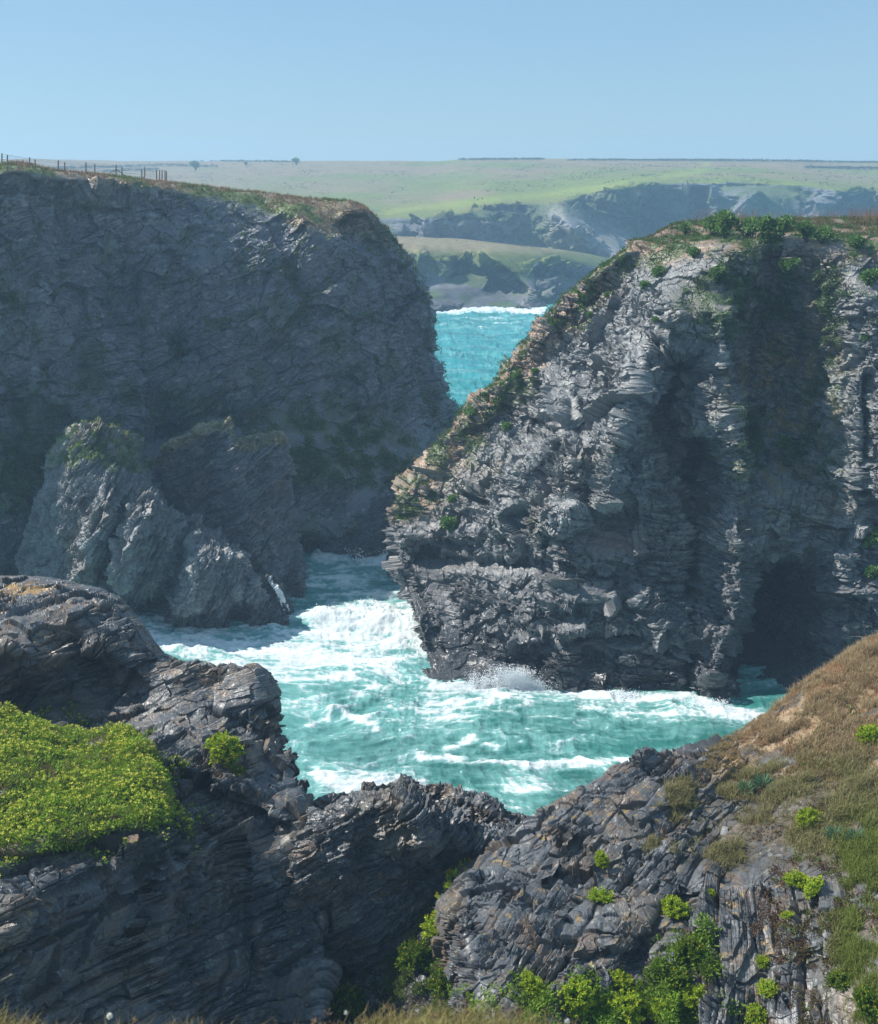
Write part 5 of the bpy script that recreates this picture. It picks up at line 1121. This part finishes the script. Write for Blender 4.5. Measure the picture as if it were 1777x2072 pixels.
# ================================================================== WALKERS
def walker(px, py, Y, jacket, trousers, label, h=1.72, rz=0, step=.28):
    b = P(px, py, Y)
    def skin(name, verts, edges, rads, mat, parent=None):
        me = bpy.data.meshes.new(name); me.from_pydata(verts, edges, []); o = bpy.data.objects.new(name, me); SC.collection.objects.link(o)
        m_ = o.modifiers.new('skin', 'SKIN'); m_.use_smooth_shade = True; o.modifiers.new('sub', 'SUBSURF').render_levels = 1; o.modifiers[-1].levels = 1
        for i, r_ in enumerate(rads): me.skin_vertices[0].data[i].radius = (r_, r_)
        me.skin_vertices[0].data[0].use_root = True; me.materials.append(mat)
        if parent: o.parent = parent
        return o
    s = step; v = [(0, 0, .95), (0, 0, 1.18), (0, 0, 1.42), (0, 0, 1.54), (0, 0, 1.66), (-.1, 0, .9), (-.11, s * .5, .5), (-.11, s * .7, .08), (-.11, s * .7 - .16, .04), (.1, 0, .9), (.11, -s * .2, .5), (.11, -s * .8, .08), (.11, -s * .8 - .16, .04),
         (-.2, 0, 1.42), (-.25, -.08, 1.14), (-.24, -.22, .93), (.2, 0, 1.42), (.25, .08, 1.14), (.24, .0, .9)]
    e = [(0, 1), (1, 2), (2, 3), (3, 4), (0, 5), (5, 6), (6, 7), (7, 8), (0, 9), (9, 10), (10, 11), (11, 12), (2, 13), (13, 14), (14, 15), (2, 16), (16, 17), (17, 18)]
    r_ = [.15, .15, .16, .065, .11, .1, .075, .05, .045, .1, .075, .05, .045, .07, .055, .04, .07, .055, .04]
    o = skin('person', v, e, r_, MS); o.location = b; o.rotation_euler = (0, 0, rz)
    skin('jacket', [(0, 0, .86), (0, 0, 1.18), (0, 0, 1.44), (-.2, 0, 1.43), (-.255, -.08, 1.14), (-.25, -.18, .99), (.2, 0, 1.43), (.255, .08, 1.14), (.25, .02, .97)], [(0, 1), (1, 2), (2, 3), (3, 4), (4, 5), (2, 6), (6, 7), (7, 8)], [.18, .18, .185, .09, .07, .06, .09, .07, .06], plain('jacket_cloth', jacket), o)
    skin('trousers', [(0, 0, .93), (-.1, 0, .86), (-.11, s * .5, .5), (-.11, s * .7, .12), (.1, 0, .86), (.11, -s * .2, .5), (.11, -s * .8, .12)], [(0, 1), (1, 2), (2, 3), (0, 4), (4, 5), (5, 6)], [.165, .12, .09, .07, .12, .09, .07], plain('trouser_cloth', trousers), o)
    skin('hair', [(0, .03, 1.69), (0, .02, 1.74)], [(0, 1)], [.11, .08], plain('hair', (.05, .035, .02)), o)
    tag(o, label, 'person'); return o
MS = plain('skin', (.45, .28, .2), var=.08)
walker(976, 405, 628, (.70, .05, .03), (.03, .03, .04), 'walker in a bright red jacket on the grass above the far cliff', rz=.8)
walker(960, 404.5, 628, (.05, .05, .09), (.12, .10, .09), 'walker in dark clothes beside a dog above the far cliff', rz=.5)
walker(1406, 341, 860, (.04, .04, .05), (.04, .04, .05), 'distant walker in black on the plateau path', rz=.3)
walker(1421, 328, 990, (.65, .22, .05), (.08, .07, .06), 'distant walker in orange right on the skyline', rz=.2)
def dog(px, py, Y):
    b = P(px, py, Y); me = bpy.data.meshes.new('dog')
    v = [(.28, 0, .5), (0, 0, .52), (-.3, 0, .54), (-.42, 0, .68), (-.52, 0, .78), (-.64, 0, .75), (-.3, .1, .3), (-.3, .1, .03), (-.28, -.1, .3), (-.34, -.1, .03), (.3, .1, .34), (.36, .1, .2), (.33, .1, .03), (.3, -.1, .34), (.36, -.1, .2), (.3, -.1, .03), (.42, 0, .58), (.55, 0, .66)]
    e = [(0, 1), (1, 2), (2, 3), (3, 4), (4, 5), (2, 6), (6, 7), (2, 8), (8, 9), (0, 10), (10, 11), (11, 12), (0, 13), (13, 14), (14, 15), (0, 16), (16, 17)]
    r_ = [.12, .12, .15, .09, .095, .05, .06, .035, .06, .035, .07, .045, .035, .07, .045, .035, .035, .02]
    me.from_pydata(v, e, []); o = bpy.data.objects.new('dog', me); SC.collection.objects.link(o); o.modifiers.new('skin', 'SKIN'); s_ = o.modifiers.new('sub', 'SUBSURF'); s_.levels = s_.render_levels = 1
    for i, q in enumerate(r_): me.skin_vertices[0].data[i].radius = (q, q)
    me.skin_vertices[0].data[0].use_root = True; me.materials.append(plain('black_fur', (.02, .02, .02))); o.location = b; o.rotation_euler = (0, 0, .3)
    tag(o, 'small black dog walking between the two far walkers', 'dog')
dog(968, 405, 628)

# ================================================================== SPRAY AND STONES
def droplets(n, f, size, g_):
    pt = f(n, g_); r_ = size * (.35 + g_.random(n) ** 2 * 1.3)
    oct_ = np.array([[1, 0, 0], [-1, 0, 0], [0, 1, 0], [0, -1, 0], [0, 0, 1], [0, 0, -1.]]); Fo = np.array([[0, 2, 4], [2, 1, 4], [1, 3, 4], [3, 0, 4], [2, 0, 5], [1, 2, 5], [3, 1, 5], [0, 3, 5]])
    V = (pt[:, None] + oct_[None] * r_[:, None, None]).reshape(-1, 3); F = (np.arange(n)[:, None, None] * 6 + Fo[None]).reshape(-1, 3)
    return V, F, np.full((len(V), 3), .85)
M_SPRAY = plain('white_spray', (.85, .88, .9), .9, .1, .03)
def plume(cx, cy, wpx, hpx, n, size, seed, depth=1.2, Y=None):
    b = PZ(cx, cy, 0); k = math.hypot(b[1], CAMH) / F_D; g_ = np.random.default_rng(seed); w_ = wpx * k; h_ = hpx * k; jet = g_.normal(0, .45, 7); jh = .4 + .6 * g_.random(7)
    def f(n, g_):
        j = g_.integers(0, 7, n); u = g_.random(n) ** 2.4
        return b + np.stack([(jet[j] + g_.normal(0, .16, n) * (1 + u)) * w_, g_.normal(0, .3, n) * depth, u * jh[j] * h_ + .05], 1)
    return droplets(n, f, size, g_)
V, F, C = join([plume(1035, 1394, 46, 58, 16000, .032, 1), plume(1080, 1394, 40, 30, 6000, .03, 2), plume(985, 1392, 26, 40, 4000, .03, 3)]); tag(mesh_obj('spray', V, F, M_SPRAY), kind='stuff')
V, F, C = join([plume(740, 1240, 60, 22, 1500, .05, 4, 2), plume(660, 1250, 34, 16, 800, .05, 5, 1.5), plume(775, 1150, 42, 42, 3000, .06, 6, 2), plume(1450, 1432, 50, 18, 1600, .045, 7), plume(1290, 1408, 40, 16, 900, .045, 8), plume(690, 1440, 24, 14, 500, .03, 10, .6)]); tag(mesh_obj('spray', V, F, M_SPRAY), kind='stuff')
# falling white water over the wet rock: follows the rock's own surface
def overlay(S, mask, off, name, col):
    ny, nx = S.shape; mk = mask.reshape(ny, nx); q = mk[:-1, :-1] & mk[1:, 1:] & mk[1:, :-1] & mk[:-1, 1:]
    F = S.F.reshape(ny - 1, nx - 1, 4)[q]; u, inv = np.unique(F, return_inverse=True)
    if len(u) < 10: return
    tag(mesh_obj(name, S.V[u] + S.N[u] * off, inv.reshape(-1, 4), M_SPRAY), kind='stuff')
m = (stroke(RK4.px, RK4.py, [(548, 1172), (566, 1200), (580, 1235), (590, 1262)], 7) > .4) | (stroke(RK4.px, RK4.py, [(540, 1230), (550, 1262)], 6) > .45)
m = m & (fbm(RK4.V, (.5, .5, 1.4), 3, 600) > .42) & (RK4.N[:, 1] < .3); overlay(RK4, m, .06, 'falling_water', None)
m = (stroke(S1.px, S1.py, [(552, 1172), (572, 1210), (590, 1240)], 7) > .4) & (fbm(S1.V, (.5, .5, 1.4), 3, 601) > .40) & (S1.py > 1160); overlay(S1, m, .06, 'falling_water', None)

# loose slate stones lying in the gully
def slab(name, S, px, py, wpx, label, seed, mat=M_FG, group='loose slate stones in the gully', col=(.15, .15, .16)):
    g_ = np.random.default_rng(seed); v, nn = surf(S, px, py); s = wpx * math.hypot(v[1], CAMH - v[2]) / F_D
    n_ = 7; an = np.sort((np.arange(n_) + g_.random(n_) * .7) / n_ * 6.283); rr_ = (.38 + .2 * g_.random(n_)); ring = np.stack([np.cos(an) * rr_, np.sin(an) * rr_ * .75, 0 * an], 1); th = .16 + .1 * g_.random()
    top = ring * .86 + [0, 0, th] + g_.normal(0, .015, (n_, 3)); mid = ring * 1.0 + [0, 0, th * .6]; V = np.concatenate([ring * .93, mid, top, [[0, 0, th + .015]], [[0, 0, -.02]]])
    F = []
    for a in range(2):
        for i in range(n_): j = (i + 1) % n_; F += [[a * n_ + i, a * n_ + j, a * n_ + n_ + j], [a * n_ + i, a * n_ + n_ + j, a * n_ + n_ + i]]
    for i in range(n_): j = (i + 1) % n_; F += [[2 * n_ + i, 2 * n_ + j, 3 * n_], [j, i, 3 * n_ + 1]]
    o = mesh_obj(name, V * s, F, mat, col=np.full((len(V), 3), 1.0) * np.array(col)); o.location = v; q = Vector(upv(nn[None], .7)[0] + g_.normal(0, .15, 3)).to_track_quat('Z', 'Y'); o.rotation_euler = q.to_euler(); o.rotation_euler.rotate_axis('Z', g_.random() * 6)
    tag(o, label, 'stone', group) if label else None; return (np.array(o.matrix_basis) if False else o)
slab('slate_stone', GL, 1010, 1985, 46, 'broad flat brownish stone left of the lit golden bushes', 1, col=(.20, .16, .13))
slab('slate_stone', GL, 700, 1905, 50, 'largest upright grey block in the shaded gully', 2)
slab('slate_stone', GL, 540, 1925, 20, 'small pale stone alone in the dark left part of the gully', 3)
slab('slate_stone', GL, 765, 1872, 22, 'pale slanted stone under the shaded foot of the hump', 4)
slab('slate_stone', GL, 855, 1985, 28, 'grey stone beside the tall dark green bush', 5)
slab('slate_stone', GL, 640, 2010, 34, 'dark blue-grey slab low in the middle of the gully', 6)
slab('slate_stone', GL, 945, 2030, 18, 'pale small stone at the bottom edge of the gully, right part', 7, col=(.25, .25, .26))
slab('slate_stone', FL, 268, 1700, 34, 'reddish flat stone on the ledge just under the samphire carpet', 8, group='loose stones on the ledges', col=(.26, .17, .12))
slab('slate_stone', FR, 1465, 1685, 26, 'two-tone pale stone on the bare soil among the dry grass', 9, group='loose stones on the ledges', col=(.30, .29, .28))
# the rubble between them
ns = 1500; k = pick(GL, sst(GL.px, 520, 700) * sst(fbm(GL.V, 1.5, 3, 610), .38, .55), ns, rg); g_ = rg
oct_ = np.array([[1, .1, 0], [-1, 0, .2], [.1, 1, 0], [0, -1, -.1], [.1, 0, .4], [0, 0, -.3]]); Fo = np.array([[0, 2, 4], [2, 1, 4], [1, 3, 4], [3, 0, 4], [2, 0, 5], [1, 2, 5], [3, 1, 5], [0, 3, 5]])
sz = .05 + .16 * rg.random(len(k)) ** 2.5; A = rot_rand(len(k), rg); B = vnorm(np.cross(A, rot_rand(len(k), rg))); Cx = np.cross(A, B)
Vv = oct_[None, :, 0:1] * A[:, None] + oct_[None, :, 1:2] * B[:, None] * .7 + oct_[None, :, 2:3] * Cx[:, None]
Vv = GL.V[k][:, None] + Vv * sz[:, None, None] + [0, 0, .02]
cR = np.repeat((np.array([.12, .12, .13])[None] * (.6 + .9 * rg.random((len(k), 1)))), 6, 0)
tag(mesh_obj('rubble', Vv.reshape(-1, 3), (np.arange(len(k))[:, None, None] * 6 + Fo[None]).reshape(-1, 3), M_FG, col=cR), kind='stuff')
